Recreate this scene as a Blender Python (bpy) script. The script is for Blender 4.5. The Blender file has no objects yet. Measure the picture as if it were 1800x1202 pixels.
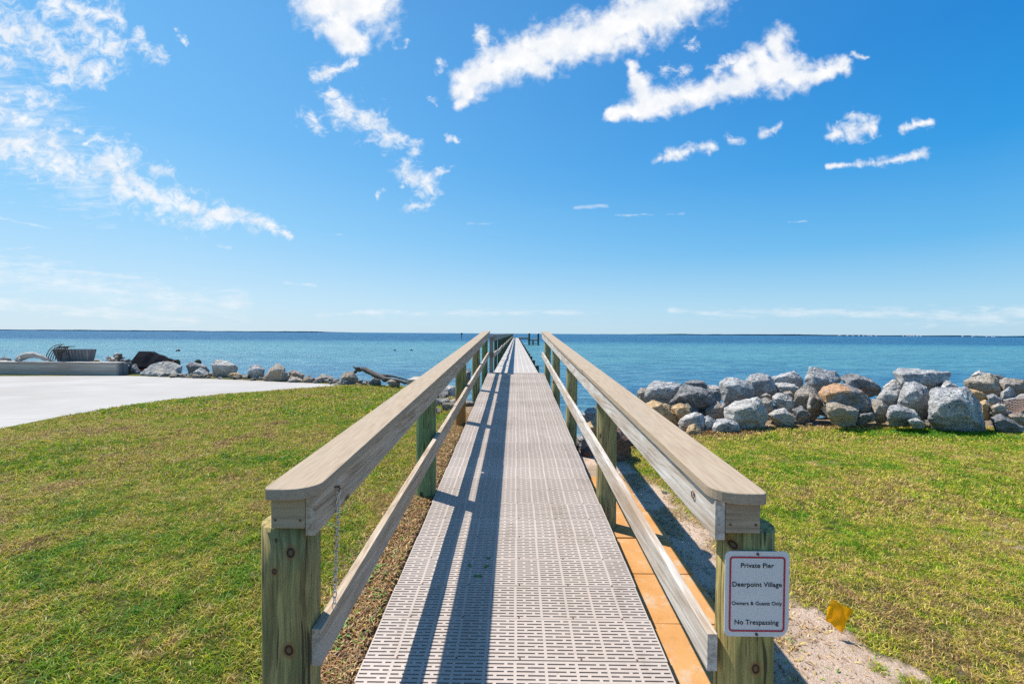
import bpy, bmesh, math, random
import numpy as np
from mathutils import Vector, Matrix, noise as mnoise
R = math.radians
random.seed(7)
sc = bpy.context.scene
COL = sc.collection

# ------------------------------------------------------------------ camera
CAMZ, F = 1.87, 795.0
cd = bpy.data.cameras.new('camera'); cam = bpy.data.objects.new('camera', cd); COL.objects.link(cam)
cd.sensor_width = 36.0; cd.lens = 36.0*F/1800.0; cd.clip_start = 0.05; cd.clip_end = 60000
CROT = Matrix.Rotation(R(0.47), 3, 'Z') @ Matrix.Rotation(R(90-1.08), 3, 'X') @ Matrix.Rotation(R(0.38), 3, 'Z')
cam.location = (0, 0, CAMZ); cam.rotation_euler = CROT.to_euler()
sc.camera = cam
sc.render.resolution_x = 1024; sc.render.resolution_y = 683
sc.view_settings.view_transform = 'Standard'; sc.view_settings.look = 'None'
EXPO = 0.45; EXPK = 2**EXPO
sc.view_settings.exposure = EXPO; sc.view_settings.gamma = 1.0
try:
    sc.cycles.use_denoising = False
    sc.cycles.max_bounces = 6; sc.cycles.transparent_max_bounces = 6
except Exception: pass

def ray(u, v):
    return CROT @ Vector(((u-900.0)/F, -(v-601.0)/F, -1.0))
def P(u, v, d):                       # photo pixel at distance d along +Y
    r = ray(u, v); r *= d/r.y
    return Vector((r.x, r.y, r.z+CAMZ))
def Pz(u, v, z):                      # photo pixel on the level z
    r = ray(u, v); r *= (z-CAMZ)/r.z
    return Vector((r.x, r.y, r.z+CAMZ))

# ------------------------------------------------------------------ sun
SUN_EL = 59.0
SUN_DIR = Vector((-.838*math.cos(R(SUN_EL)), .545*math.cos(R(SUN_EL)), math.sin(R(SUN_EL))))
sl = bpy.data.lights.new('sun', 'SUN'); sl.energy = 5.0; sl.angle = R(0.53); sl.color = (1.0, .94, .85)
so = bpy.data.objects.new('sun', sl); COL.objects.link(so)
so.rotation_euler = SUN_DIR.to_track_quat('Z', 'Y').to_euler(); so.location = (-20, 10, 40)

# ------------------------------------------------------------------ node helper
class NT:
    def __init__(s, tree): s.t = tree; s.n = tree.nodes; s.l = tree.links
    def node(s, typ, **kw):
        n = s.n.new(typ)
        for k, v in kw.items(): setattr(n, k, v)
        return n
    def put(s, inp, v):
        if isinstance(v, bpy.types.NodeSocket): s.l.new(v, inp)
        elif v is not None:
            if inp.type == 'RGBA' and len(v) == 3: v = (*v, 1)
            inp.default_value = v
    def m(s, op, a, b=None, c=None, clamp=False):
        n = s.node('ShaderNodeMath', operation=op, use_clamp=clamp)
        for i, v in enumerate((a, b, c)):
            if v is not None: s.put(n.inputs[i], v)
        return n.outputs[0]
    def v(s, op, a, b=None, c=None, scale=None):
        n = s.node('ShaderNodeVectorMath', operation=op)
        for i, x in enumerate((a, b, c)):
            if x is not None: s.put(n.inputs[i], x)
        if scale is not None: s.put(n.inputs['Scale'], scale)
        return n.outputs['Value'] if op in ('LENGTH', 'DOT_PRODUCT', 'DISTANCE') else n.outputs[0]
    def noise(s, vec, scale, detail=4, rough=.55, dist=0, color=False, dims='3D'):
        n = s.node('ShaderNodeTexNoise', noise_dimensions=dims)
        if vec is not None: s.put(n.inputs['Vector'], vec)
        s.put(n.inputs['Scale'], scale); s.put(n.inputs['Detail'], detail)
        s.put(n.inputs['Roughness'], rough); s.put(n.inputs['Distortion'], dist)
        return n.outputs['Color' if color else 'Fac']
    def ramp(s, fac, stops, interp='LINEAR'):
        n = s.node('ShaderNodeValToRGB'); cr = n.color_ramp; cr.interpolation = interp
        while len(cr.elements) < len(stops): cr.elements.new(.5)
        for e, (p, c) in zip(cr.elements, stops):
            e.position = p; e.color = (c, c, c, 1) if isinstance(c, (int, float)) else (*c, 1)
        s.put(n.inputs[0], fac); return n.outputs[0]
    def mix(s, fac, a, b, blend='MIX'):
        n = s.node('ShaderNodeMix', data_type='RGBA', blend_type=blend)
        s.put(n.inputs[0], fac); s.put(n.inputs[6], a); s.put(n.inputs[7], b)
        return n.outputs[2]
    def mapr(s, v, a, b, c=0., d=1., smooth=False):
        n = s.node('ShaderNodeMapRange', interpolation_type='SMOOTHSTEP' if smooth else 'LINEAR')
        for i, x in enumerate((v, a, b, c, d)): s.put(n.inputs[i], x)
        return n.outputs[0]
    def xyz(s, v):
        n = s.node('ShaderNodeSeparateXYZ'); s.put(n.inputs[0], v); return n.outputs
    def comb(s, x, y, z):
        n = s.node('ShaderNodeCombineXYZ')
        for i, q in enumerate((x, y, z)): s.put(n.inputs[i], q)
        return n.outputs[0]
    def scaled(s, v, xyz): return s.v('MULTIPLY', v, xyz)

# ------------------------------------------------------------------ sky (world)
w = bpy.data.worlds.new('World'); sc.world = w; w.use_nodes = True
T = NT(w.node_tree); T.n.clear()
out = T.node('ShaderNodeOutputWorld'); bg = T.node('ShaderNodeBackground')
sky = T.node('ShaderNodeTexSky', sky_type='NISHITA', sun_disc=False)
sky.sun_elevation = R(SUN_EL); sky.sun_rotation = math.atan2(SUN_DIR.x, SUN_DIR.y)
sky.altitude = 0; sky.air_density = 1.0; sky.dust_density = 0.6; sky.ozone_density = 2.2
tc = T.node('ShaderNodeTexCoord'); D = T.v('NORMALIZE', tc.outputs['Generated'])
dx, dy, dz = T.xyz(D)
SKY_STR = 0.12
K = 1/SKY_STR/EXPK
def kc(c): return tuple(x*K for x in c)
def sramp(stops): return T.mix(1.0, T.ramp(T.m('MAXIMUM', dz, 0.), stops), (K, K, K), 'MULTIPLY')
lef = sramp([(0, (.60, .78, .90)), (.06, (.53, .76, .93)), (.2, (.29, .635, .95)), (.35, (.165, .515, .93)), (.5, (.13, .46, .89)), (1, (.05, .2, .6))])
rig = sramp([(0, (.47, .70, .86)), (.06, (.36, .66, .88)), (.16, (.12, .48, .86)), (.3, (.015, .325, .79)), (.45, (.0, .235, .69)), (1, (.0, .1, .4))])
skyc = T.mix(.9, sky.outputs[0], T.mix(T.mapr(dx, -.62, .68, 0, 1), lef, rig))
# clouds: streaks and puffs fixed in direction (tangents of the bearing from the pier axis and of the height)
dys = T.m('MAXIMUM', dy, .05)
pu = T.m('DIVIDE', dx, dys); pv = T.m('DIVIDE', dz, dys)
PV = T.comb(pu, pv, 0.)
def warp(vec, amp1, sc1, amp2, sc2):
    a = T.v('SUBTRACT', T.noise(vec, sc1, 3, .5, color=True), (.5, .5, .5))
    b = T.v('SUBTRACT', T.noise(vec, sc2, 4, .6, color=True), (.5, .5, .5))
    r = T.v('ADD', vec, T.v('SCALE', a, scale=amp1)); return T.v('ADD', r, T.v('SCALE', b, scale=amp2))
def q(u, v):
    r = ray(u, v); return (r.x/r.y, r.z/r.y, 0.)
def capsules(vec, caps, grow=1., best=None):
    for (x1, y1, r1, x2, y2, r2) in caps:
        r1 *= grow; r2 *= grow
        A = Vector(q(x1, y1)); B = Vector(q(x2, y2)); AB = B-A; L2 = max(AB.dot(AB), 1e-9)
        # (the tiny term only orders the evaluation, so the shader keeps few values at a time)
        ve = vec if best is None else T.v('MULTIPLY_ADD', T.comb(best, best, 0.), (1e-9, 1e-9, 0.), vec)
        pa = T.v('SUBTRACT', ve, tuple(A))
        t = T.m('MULTIPLY', T.v('DOT_PRODUCT', pa, tuple(AB/L2)), 1.0, clamp=True)
        d = T.v('LENGTH', T.v('SUBTRACT', pa, T.v('SCALE', tuple(AB), scale=t)))
        rr = T.m('MULTIPLY_ADD', t, (r2-r1)/F, r1/F)
        s_ = T.m('SUBTRACT', 1.0, T.m('DIVIDE', d, rr))
        best = s_ if best is None else T.m('SMOOTH_MAX', best, s_, .25)
    return best
solid = [(540,-25,35,675,-25,45),(570,10,42,645,10,52),(598,45,42,618,72,30),
 (812,150,24,900,106,36),(900,106,36,1060,58,42),(1060,58,42,1240,-18,44),(803,185,9,830,150,24),
 (1072,203,10,1160,178,24),(1112,112,10,1140,180,24),(1165,176,22,1320,146,18),(1315,132,28,1385,122,36),(1366,78,26,1378,112,34),(1300,118,14,1340,95,20),(1400,134,22,1486,116,13)]
puffs = [(1160,277,10,1250,256,11),(1284,245,9,1302,244,9),(1338,234,9,1368,226,9),(1464,236,14,1530,224,19),(1500,205,12,1520,208,12),(1592,226,9,1632,215,9),
 (1455,291,5,1530,288,8),(1530,288,8,1628,270,10)]
wispy = [(0,40,38,60,70,34),(60,70,34,140,112,26),(90,10,24,205,32,18),(140,50,22,205,95,26),(55,165,24,85,175,20),(110,128,22,175,128,20),(0,105,14,15,110,14),(245,75,14,285,100,10),(300,55,5,330,80,4),
 (0,195,18,60,212,16),(0,245,40,75,265,34),(75,275,30,170,312,22),(20,298,6,100,300,8),(200,280,34,215,320,36),(215,330,34,300,355,26),(270,300,16,290,300,12),(300,350,26,380,378,22),(380,378,22,440,392,16),(430,388,14,512,404,7),(120,218,10,140,220,10),(150,250,8,175,240,6),(0,160,10,10,160,8),
 (580,170,14,600,200,22),(600,200,22,660,212,24),(660,215,24,732,255,13),(560,130,16,620,110,10),(540,215,16,560,235,10),(690,75,9,710,72,7),(710,300,20,760,322,18),(780,295,9,798,290,5),(668,337,5,700,332,5),(718,362,8,755,358,8),(785,240,6,815,238,5),(770,110,8,778,115,6),(768,180,7,772,195,5),
 (840,60,14,860,95,16),(1220,75,12,1235,80,8),(1170,110,10,1200,118,12),(1260,120,14,1310,100,10),(1505,105,6,1525,105,4)]
streak = [(-40,150,120,160,330,70),(-60,470,40,420,540,30),(-20,385,3,90,402,3),(-20,440,4,60,438,3),(-40,462,6,245,488,5),(-40,482,8,300,508,5),(500,494,3,552,500,3),(1010,365,5,1065,363,4),(1080,378,3,1205,375,3),(1385,392,2,1440,390,2),(565,412,3,600,414,2),(385,432,5,405,434,4),(-80,530,16,340,560,14),(560,552,7,1050,548,7),(1180,545,8,1900,560,22),(820,395,3,870,392,3)]
V1 = warp(PV, .035, 9., .018, 30.)
def after(x): return T.v('MULTIPLY_ADD', T.comb(x, x, 0.), (1e-9, 1e-9, 0.), PV)
f0 = T.noise(PV, 20., 7, .56, .3); f1 = T.noise(PV, 34., 9, .62, .4); f2 = T.noise(T.scaled(PV, (1., 1.25, 1.)), 30., 10, .68, .6)
f3 = T.noise(T.scaled(PV, (1., 5., 1.)), 14., 8, .66, .3)
s1 = capsules(V1, solid, 1.48); s2 = capsules(warp(after(s1), .02, 12., .014, 40.), puffs, 1.3); s3 = capsules(warp(after(s2), .075, 7., .05, 22.), wispy, 1.42); s4 = capsules(warp(after(s3), .02, 6., .012, 25.), streak)
a1 = T.mapr(T.m('ADD', T.m('MULTIPLY_ADD', T.m('SUBTRACT', f0, .5), 1.3, s1), T.m('MULTIPLY', T.m('SUBTRACT', f1, .5), .9)), .05, .82, smooth=True)
a2 = T.mapr(T.m('MULTIPLY_ADD', T.m('SUBTRACT', f1, .5), 2.9, s2), .0, 1.3, smooth=True)
a3 = T.mapr(T.m('MULTIPLY_ADD', T.m('SUBTRACT', f2, .51), 3.6, s3), -.12, 1.35, smooth=True)
a4 = T.m('MULTIPLY', T.mapr(T.m('MULTIPLY_ADD', T.m('SUBTRACT', f3, .5), 4.2, s4), -.1, 1.9, smooth=True), .55)
al = T.m('MAXIMUM', T.m('MAXIMUM', a1, a2), T.m('MAXIMUM', T.m('MULTIPLY', a3, .93), a4))
al = T.m('MULTIPLY', al, T.mapr(dy, .1, .2))
dens = T.noise(PV, 16., 6, .6)
cc = T.ramp(dens, [(.32, (.80, .86, .94)), (.5, (.93, .95, .98)), (.62, (1.02, 1.02, 1.02))])
fin = T.mix(al, skyc, T.mix(1.0, cc, (K, K, K), 'MULTIPLY'))
T.put(bg.inputs[0], fin); bg.inputs[1].default_value = SKY_STR
w.cycles.sampling_method = 'NONE'
T.l.new(bg.outputs[0], out.inputs[0])

# ------------------------------------------------------------------ materials
def mat(name):
    m = bpy.data.materials.new(name); m.use_nodes = True
    N = NT(m.node_tree); b = m.node_tree.nodes['Principled BSDF']; return m, N, b
def fin_mat(N, b, col, rough=.8, bump=None, bstr=.3, bdist=.01, spec=.3):
    N.put(b.inputs['Base Color'], col); N.put(b.inputs['Roughness'], rough)
    b.inputs['Specular IOR Level'].default_value = spec
    if bump is not None:
        n = N.node('ShaderNodeBump'); n.inputs['Strength'].default_value = bstr; n.inputs['Distance'].default_value = bdist
        N.put(n.inputs['Height'], bump); N.l.new(n.outputs[0], b.inputs['Normal'])
def opos(N): return N.node('ShaderNodeTexCoord').outputs['Object']
def wpos(N): return N.node('ShaderNodeNewGeometry').outputs['Position']
def plain(name, col, rough=.7, metal=0., spec=.4, var=.12, sc_=12.):
    m, N, b = mat(name)
    n = N.noise(opos(N), sc_, 5, .6)
    c = N.mix(N.mapr(n, .3, .7), tuple(x*(1-var) for x in col), tuple(min(1, x*(1+var)) for x in col))
    fin_mat(N, b, c, rough, n, .1, .004, spec); b.inputs['Metallic'].default_value = metal
    return m
def wood(name, base, dark, light, axis='Y', grain=1., streak=None, sfac=.5, knots=True, rough=.85, gscale=60.):
    m, N, b = mat(name)
    p = opos(N)
    st = {'Y': (1., .045, 1.), 'Z': (1., 1., .045), 'X': (.045, 1., 1.)}[axis]
    st2 = {'Y': (1., .16, 1.), 'Z': (1., 1., .16), 'X': (.16, 1., 1.)}[axis]
    ww = N.v('SUBTRACT', N.noise(N.scaled(p, st2), 9., 2, color=True), (.5, .5, .5))
    pw = N.v('ADD', p, N.v('SCALE', ww, scale=.05))
    g1 = N.noise(N.scaled(pw, st), gscale, 6, .65)
    g2 = N.noise(N.scaled(pw, st2), gscale*.28, 5, .6)
    blo = N.noise(N.scaled(p, st2), 5., 4, .6)
    c = N.ramp(g1, [(.28, dark), (.48, base), (.72, light)])
    c = N.mix(N.mapr(g2, .42, .75, 0, .55*grain), c, dark)
    if streak: c = N.mix(N.mapr(blo, .45, .7, 0, sfac, True), c, streak)
    if knots:
        vo = N.node('ShaderNodeTexVoronoi'); N.put(vo.inputs['Vector'], N.scaled(p, {'Y': (1, .45, 1), 'Z': (1, 1, .45), 'X': (.45, 1, 1)}[axis])); vo.inputs['Scale'].default_value = 3.3
        kd = N.m('ADD', vo.outputs['Distance'], N.m('MULTIPLY', N.m('SUBTRACT', g2, .5), .05))
        c = N.mix(N.mapr(kd, .03, .07, .9, 0., True), c, tuple(x*.25 for x in dark))
    fin_mat(N, b, c, rough, N.m('ADD', g1, N.m('MULTIPLY', g2, .7)), .45*grain, .004)
    return m
M = {}
M['cap'] = wood('cap_wood', (.375, .29, .20), (.295, .22, .15), (.45, .36, .265), 'Y', .35, (.35, .30, .235), .5, False, gscale=90.)
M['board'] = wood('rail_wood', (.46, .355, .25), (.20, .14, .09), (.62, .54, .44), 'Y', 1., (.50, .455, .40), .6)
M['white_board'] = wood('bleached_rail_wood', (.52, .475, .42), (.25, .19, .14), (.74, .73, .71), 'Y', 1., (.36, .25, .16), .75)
M['block'] = wood('block_wood', (.34, .27, .19), (.17, .12, .08), (.46, .39, .31), 'X', 1., (.36, .27, .13), .6, False, gscale=45.)
M['end'] = plain('board_end', (.22, .15, .09), .9, var=.4, sc_=60)
M['dim_board'] = wood('far_rail_wood', (.30, .265, .22), (.13, .11, .09), (.42, .38, .33), 'Y', .8, (.22, .19, .16), .5, False)
M['galv'] = plain('galvanised_steel', (.62, .62, .6), .45, .8)
M['rust'] = plain('rusty_steel', (.18, .08, .04), .8, .2, var=.4, sc_=80)
M['black_rubber'] = plain('black_rubber', (.012, .013, .016), .45)
# treated posts
def post_mat(name, green, tan, rustc, low=-9, gw=.5, knots=()):
    m, N, b = mat(name); p = opos(N)
    ww = N.v('SUBTRACT', N.noise(N.scaled(p, (1, 1, .22)), 8., 2, color=True), (.5, .5, .5))
    pw = N.v('ADD', p, N.v('SCALE', ww, scale=.07))
    g1 = N.noise(N.scaled(pw, (1, 1, .05)), 70., 6, .65); g2 = N.noise(N.scaled(pw, (1, 1, .1)), 16., 5, .6)
    blo = N.noise(N.scaled(p, (1, 1, .35)), 6., 3, .5)
    c = N.ramp(g1, [(.32, tuple(x*.42 for x in tan)), (.48, tan), (.66, tuple(min(1, x*1.55) for x in tan))])
    c = N.mix(N.mapr(blo, gw-.15, gw+.15, .15, .95, True), c, N.mix(N.mapr(g1, .3, .7), tuple(x*.5 for x in green), tuple(x*1.3 for x in green)))
    c = N.mix(N.mapr(g2, .5, .68, 0, .65), c, tuple(x*.35 for x in tan))
    c = N.mix(N.mapr(N.noise(N.scaled(p, (1, 1, .3)), 10., 4), .6, .72, 0, .75, True), c, rustc)
    vo = N.node('ShaderNodeTexVoronoi'); N.put(vo.inputs['Vector'], N.scaled(p, (1, 1, .6))); vo.inputs['Scale'].default_value = 4.6
    kd = N.m('ADD', vo.outputs['Distance'], N.m('MULTIPLY', N.m('SUBTRACT', g2, .5), .1))
    c = N.mix(N.mapr(kd, .06, .11, .92, 0., True), c, (.05, .03, .018))
    crk = N.noise(N.scaled(pw, (1, 1, .022)), 42., 3, .5)
    c = N.mix(N.mapr(crk, .61, .65, 0, .85, True), c, (.045, .035, .022))
    for (u, v, r) in knots:
        kp = P(u, v, 1.62); kq = N.scaled(N.v('SUBTRACT', N.v('ADD', wpos(N), N.v('SCALE', ww, scale=.02)), tuple(kp)), (1, .12, .8))
        kl = N.v('LENGTH', kq)
        c = N.mix(N.mapr(kl, r*.85, r*1.8, .75, 0., True), c, (.30, .13, .05)); c = N.mix(N.mapr(kl, r*.7, r*1.05, .95, 0., True), c, (.035, .02, .012))
        c = N.mix(N.mapr(kl, r*.35, r*.6, .8, 0., True), c, (.22, .13, .06))
    z = N.xyz(p)[2]
    c = N.mix(N.mapr(N.m('ADD', z, N.m('MULTIPLY', g1, .1)), low-.15, low+.1, .85, 0., True), c, (.33, .14, .035))
    fin_mat(N, b, c, .85, N.m('ADD', g1, g2), .55, .006); return m
M['post'] = post_mat('treated_post', (.19, .225, .095), (.34, .29, .135), (.25, .14, .06), gw=.56)
M['post_near_left'] = post_mat('near_left_post_wood', (.17, .20, .08), (.37, .285, .115), (.25, .14, .06), gw=.58, knots=[(511, 971, .017), (482, 1003, .010), (508, 1142, .018), (486, 948, .006)])
M['post_near_right'] = post_mat('near_right_post_wood', (.22, .22, .07), (.44, .33, .12), (.25, .14, .06), gw=.6, knots=[(1292, 960, .014), (1328, 1174, .017)])
M['post_green'] = post_mat('green_treated_post', (.16, .26, .12), (.27, .28, .13), (.22, .16, .07), gw=.38)
M['post_rusty'] = post_mat('orange_based_post', (.16, .20, .07), (.26, .25, .11), (.25, .14, .06), low=.85)
M['post_dark'] = post_mat('far_treated_post', (.05, .085, .045), (.10, .11, .06), (.10, .07, .04))
# grating
m, N, b = mat('grating_plastic'); M['grate'] = m
p = wpos(N); n1 = N.noise(p, 1.3, 5, .6); n2 = N.noise(p, 45., 4, .7)
c = N.mix(N.mapr(n1, .3, .7), (.415, .35, .30), (.49, .42, .365))
c = N.mix(N.mapr(n2, .55, .78, 0, .5), c, (.24, .195, .155))
c = N.mix(N.mapr(N.noise(N.scaled(p, (1, .3, 1)), 3.5, 6, .7), .52, .72, 0, .6, True), c, (.30, .24, .19))
rnd = N.node('ShaderNodeObjectInfo').outputs['Random']
c = N.mix(1., c, N.ramp(rnd, [(0., (.90, .89, .88)), (1., (1.05, 1.05, 1.05))]), 'MULTIPLY')
fin_mat(N, b, c, .62, n2, .15, .002, .3)
# far decking (closed panels)
m, N, b = mat('pier_decking'); M['deck'] = m
p = wpos(N); px, py, pz = N.xyz(p)
n1 = N.noise(p, .8, 5, .6)
lines = N.m('GREATER_THAN', N.m('FRACT', N.m('MULTIPLY', py, 1/.0254*.25)), .62)
c = N.mix(N.mapr(n1, .3, .7), (.37, .335, .30), (.44, .40, .36))
bars = N.m('LESS_THAN', N.m('ABSOLUTE', N.m('SUBTRACT', N.m('FRACT', N.m('MULTIPLY', px, 6.56)), .5)), .07)
c = N.mix(N.m('MULTIPLY', lines, .3), c, (.22, .2, .18)); c = N.mix(N.m('MULTIPLY', bars, .5), c, (.62, .59, .55))
fin_mat(N, b, c, .7, n1, .05, .002, .3)
# paving slab
m, N, b = mat('orange_paving'); M['slab'] = m
p = wpos(N); n1 = N.noise(p, 2.2, 5, .6); n2 = N.noise(p, 120., 3, .8); n3 = N.noise(p, 6., 6, .65)
c = N.mix(N.mapr(n1, .35, .65), (.47, .215, .06), (.56, .295, .11))
c = N.mix(N.mapr(n2, .5, .75, 0, .6), c, (.36, .18, .075)); c = N.mix(N.mapr(n2, .2, .42, .5, 0), c, (.72, .48, .26))
c = N.mix(N.mapr(n3, .52, .7, 0, .75, True), c, (.50, .38, .26)); c = N.mix(N.mapr(N.noise(p, 14., 5, .7), .55, .75, 0, .5), c, (.27, .13, .05))
fin_mat(N, b, c, .9, n2, .4, .004, .2)
# concrete
m, N, b = mat('pale_concrete'); M['concrete'] = m
p = wpos(N); n1 = N.noise(p, .5, 6, .6); n2 = N.noise(p, 30., 4, .7); n3 = N.noise(N.scaled(p, (.25, 2., 1)), 1.6, 5, .6)
px, py, pz = N.xyz(p)
c = N.mix(N.mapr(n1, .3, .7), (.35, .33, .305), (.43, .415, .39)); c = N.mix(N.mapr(n3, .52, .72, 0, .45), c, (.28, .26, .235))
c = N.mix(N.mapr(n2, .6, .8, 0, .3), c, (.5, .47, .43))
jt = N.m('MULTIPLY', N.m('LESS_THAN', N.m('FRACT', N.m('MULTIPLY_ADD', N.m('ADD', py, N.m('MULTIPLY', px, .06)), .36, .18)), .02), .6)
c = N.mix(jt, c, (.40, .37, .34))
fin_mat(N, b, c, .9, n2, .2, .005, .2)
# rocks
def rock_mat(name, base, dark, light, patch=None, pf=.5, sp=14.):
    m, N, b = mat(name); p = opos(N)
    oi = N.node('ShaderNodeObjectInfo'); p = N.v('ADD', p, N.v('SCALE', (7.3, 3.1, 5.7), scale=N.m('MULTIPLY', oi.outputs['Random'], 9.)))
    n1 = N.noise(p, 3.2, 6, .62, .6); n2 = N.noise(p, sp*1.8, 5, .7); n3 = N.noise(N.scaled(p, (1., 1., 3.2)), sp*.7, 5, .65, 1.2)
    c = N.ramp(n2, [(.34, dark), (.47, base), (.62, light)])
    c = N.mix(.55, c, N.mix(N.mapr(n1, .35, .65), tuple(x*.75 for x in base), light)); c = N.mix(N.mapr(n3, .46, .66, 0, .6, True), c, tuple(x*.5 for x in base))
    c = N.mix(N.mapr(n1, .5, .72, 0, .5, True), c, tuple(min(1, x*1.1) for x in light))
    n5 = N.noise(p, 7., 6, .7, 1.5)
    c = N.mix(N.mapr(n5, .585, .64, 0, .8, True), c, tuple(x*.6 for x in dark))
    if patch: c = N.mix(N.mapr(N.noise(p, 1.7, 3), .5, .62, 0, pf, True), c, patch)
    h = N.m('ADD', N.m('MULTIPLY', n1, 1.4), N.m('ADD', N.m('MULTIPLY', n2, .18), n3))
    fin_mat(N, b, c, .88, h, 1., .07, .25); return m
M['r_grey'] = rock_mat('grey_granite', (.37, .365, .36), (.10, .10, .105), (.74, .73, .70))
M['r_dark'] = rock_mat('dark_granite', (.19, .19, .19), (.06, .06, .065), (.48, .47, .45))
M['r_pale'] = rock_mat('pale_granite', (.50, .475, .43), (.22, .205, .185), (.78, .75, .70), (.5, .44, .35), .5)
M['r_brown'] = rock_mat('brown_granite', (.36, .31, .26), (.14, .12, .10), (.60, .55, .48), (.40, .29, .19), .5)
M['r_tan'] = rock_mat('tan_sandstone', (.56, .36, .17), (.36, .2, .08), (.72, .55, .34), (.60, .33, .13), .5, 10.)
M['r_beige'] = rock_mat('beige_rock', (.46, .39, .30), (.26, .21, .15), (.62, .56, .46), (.42, .30, .17), .5)
M['r_red'] = rock_mat('reddish_rock', (.25, .13, .09), (.11, .06, .045), (.38, .24, .18))
M['r_patch'] = rock_mat('orange_stained_granite', (.27, .265, .26), (.13, .13, .13), (.45, .44, .43), (.62, .35, .17), .85)
M['drift'] = wood('driftwood', (.42, .38, .33), (.2, .17, .14), (.6, .57, .52), 'X', .9, None, 0, False)
M['drift_dark'] = wood('dark_driftwood', (.10, .085, .075), (.035, .03, .028), (.2, .18, .16), 'X', .9, None, 0, False)
M['timber'] = wood('weathered_timber', (.44, .385, .32), (.26, .22, .18), (.60, .55, .48), 'X', .9, (.33, .27, .22), .6, False, gscale=14.)
M['tub'] = wood('grey_staves', (.20, .195, .195), (.08, .08, .085), (.33, .32, .31), 'Z', .9, None, 0, False, gscale=22.)
M['cover'] = plain('dark_cover', (.012, .013, .018), .95, spec=.05, var=.3, sc_=4)
M['hull'] = plain('orange_hull', (.30, .075, .025), .5)
M['sign'] = plain('sign_enamel', (.64, .64, .63), .4, var=.02)
M['sign_red'] = plain('sign_red', (.44, .02, .05), .45, var=.05)
M['sign_black'] = plain('sign_black', (.012, .012, .014), .5)
M['flag'] = plain('yellow_flag', (.95, .42, .008), .55, var=.1, sc_=20)
def add_trans(m_, col, f):
    N = NT(m_.node_tree); b_ = m_.node_tree.nodes['Principled BSDF']; tr = N.node('ShaderNodeBsdfTranslucent'); N.put(tr.inputs[0], col); mx = N.node('ShaderNodeMixShader'); mx.inputs[0].default_value = f
    N.l.new(b_.outputs[0], mx.inputs[1]); N.l.new(tr.outputs[0], mx.inputs[2]); N.l.new(mx.outputs[0], m_.node_tree.nodes['Material Output'].inputs[0])
add_trans(M['flag'], (1., .48, .005), .72)
M['leaf'] = plain('green_leaf', (.07, .2, .02), .5)

# ------------------------------------------------------------------ mesh helpers
def tag(o, label=None, cat=None, group=None, kind=None):
    if label: o['label'] = label
    if cat: o['category'] = cat
    if group: o['group'] = group
    if kind: o['kind'] = kind
    return o
def empty(name, loc=(0, 0, 0)):
    o = bpy.data.objects.new(name, None); o.location = loc; o.empty_display_size = .1; COL.objects.link(o); return o
def link(name, me, material, parent=None, loc=None):
    if material is not None and len(me.materials) == 0: me.materials.append(material)
    o = bpy.data.objects.new(name, me); COL.objects.link(o)
    if parent is not None: o.parent = parent
    if loc is not None: o.location = loc
    return o
class MB:
    def __init__(s): s.v = []; s.f = []
    def add(s, vs, fs):
        k = len(s.v); s.v += [tuple(x) for x in vs]; s.f += [tuple(i+k for i in f) for f in fs]; return s
    def box(s, x0, x1, y0, y1, z0, z1):
        return s.add([(x0,y0,z0),(x1,y0,z0),(x1,y1,z0),(x0,y1,z0),(x0,y0,z1),(x1,y0,z1),(x1,y1,z1),(x0,y1,z1)],
                     [(0,3,2,1),(4,5,6,7),(0,1,5,4),(1,2,6,5),(2,3,7,6),(3,0,4,7)])
    def tube(s, pts, rad, n=8, caps=True):
        pts = [Vector(p) for p in pts]; k0 = len(s.v); up = None
        for i, p in enumerate(pts):
            t = (pts[min(i+1, len(pts)-1)]-pts[max(i-1, 0)]).normalized()
            if up is None:
                a = Vector((0, 0, 1)) if abs(t.z) < .9 else Vector((1, 0, 0)); up = t.cross(a).normalized()
            up = (up - t*up.dot(t)).normalized(); bi = t.cross(up)
            r = rad[i] if isinstance(rad, (list, tuple)) else rad
            for j in range(n):
                a = 2*math.pi*j/n; s.v.append(tuple(p+(up*math.cos(a)+bi*math.sin(a))*r))
        for i in range(len(pts)-1):
            for j in range(n):
                a = k0+i*n+j; b_ = k0+i*n+(j+1) % n; s.f.append((a, b_, b_+n, a+n))
        if caps:
            s.f.append(tuple(k0+j for j in range(n))[::-1]); s.f.append(tuple(k0+(len(pts)-1)*n+j for j in range(n)))
        return s
    def prism(s, poly, z0, z1):
        n = len(poly); k = len(s.v)
        s.v += [(x, y, z0) for x, y in poly]+[(x, y, z1) for x, y in poly]
        s.f.append(tuple(range(k, k+n))[::-1]); s.f.append(tuple(range(k+n, k+2*n)))
        for i in range(n): j = (i+1) % n; s.f.append((k+i, k+j, k+n+j, k+n+i))
        return s
    def mesh(s, name, smooth=False, bevel=0., offset=None):
        me = bpy.data.meshes.new(name)
        vs = s.v if offset is None else [(x-offset[0], y-offset[1], z-offset[2]) for x, y, z in s.v]
        me.from_pydata(vs, [], s.f)
        bm = bmesh.new(); bm.from_mesh(me)
        bmesh.ops.recalc_face_normals(bm, faces=bm.faces)
        if bevel: bmesh.ops.bevel(bm, geom=[e for e in bm.edges if e.calc_face_angle(0) > .5], offset=bevel, segments=2, affect='EDGES', profile=.5)
        bm.to_mesh(me); bm.free()
        if smooth:
            for p_ in me.polygons: p_.use_smooth = True
        return me
def jit(a): return random.uniform(-a, a)

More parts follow.
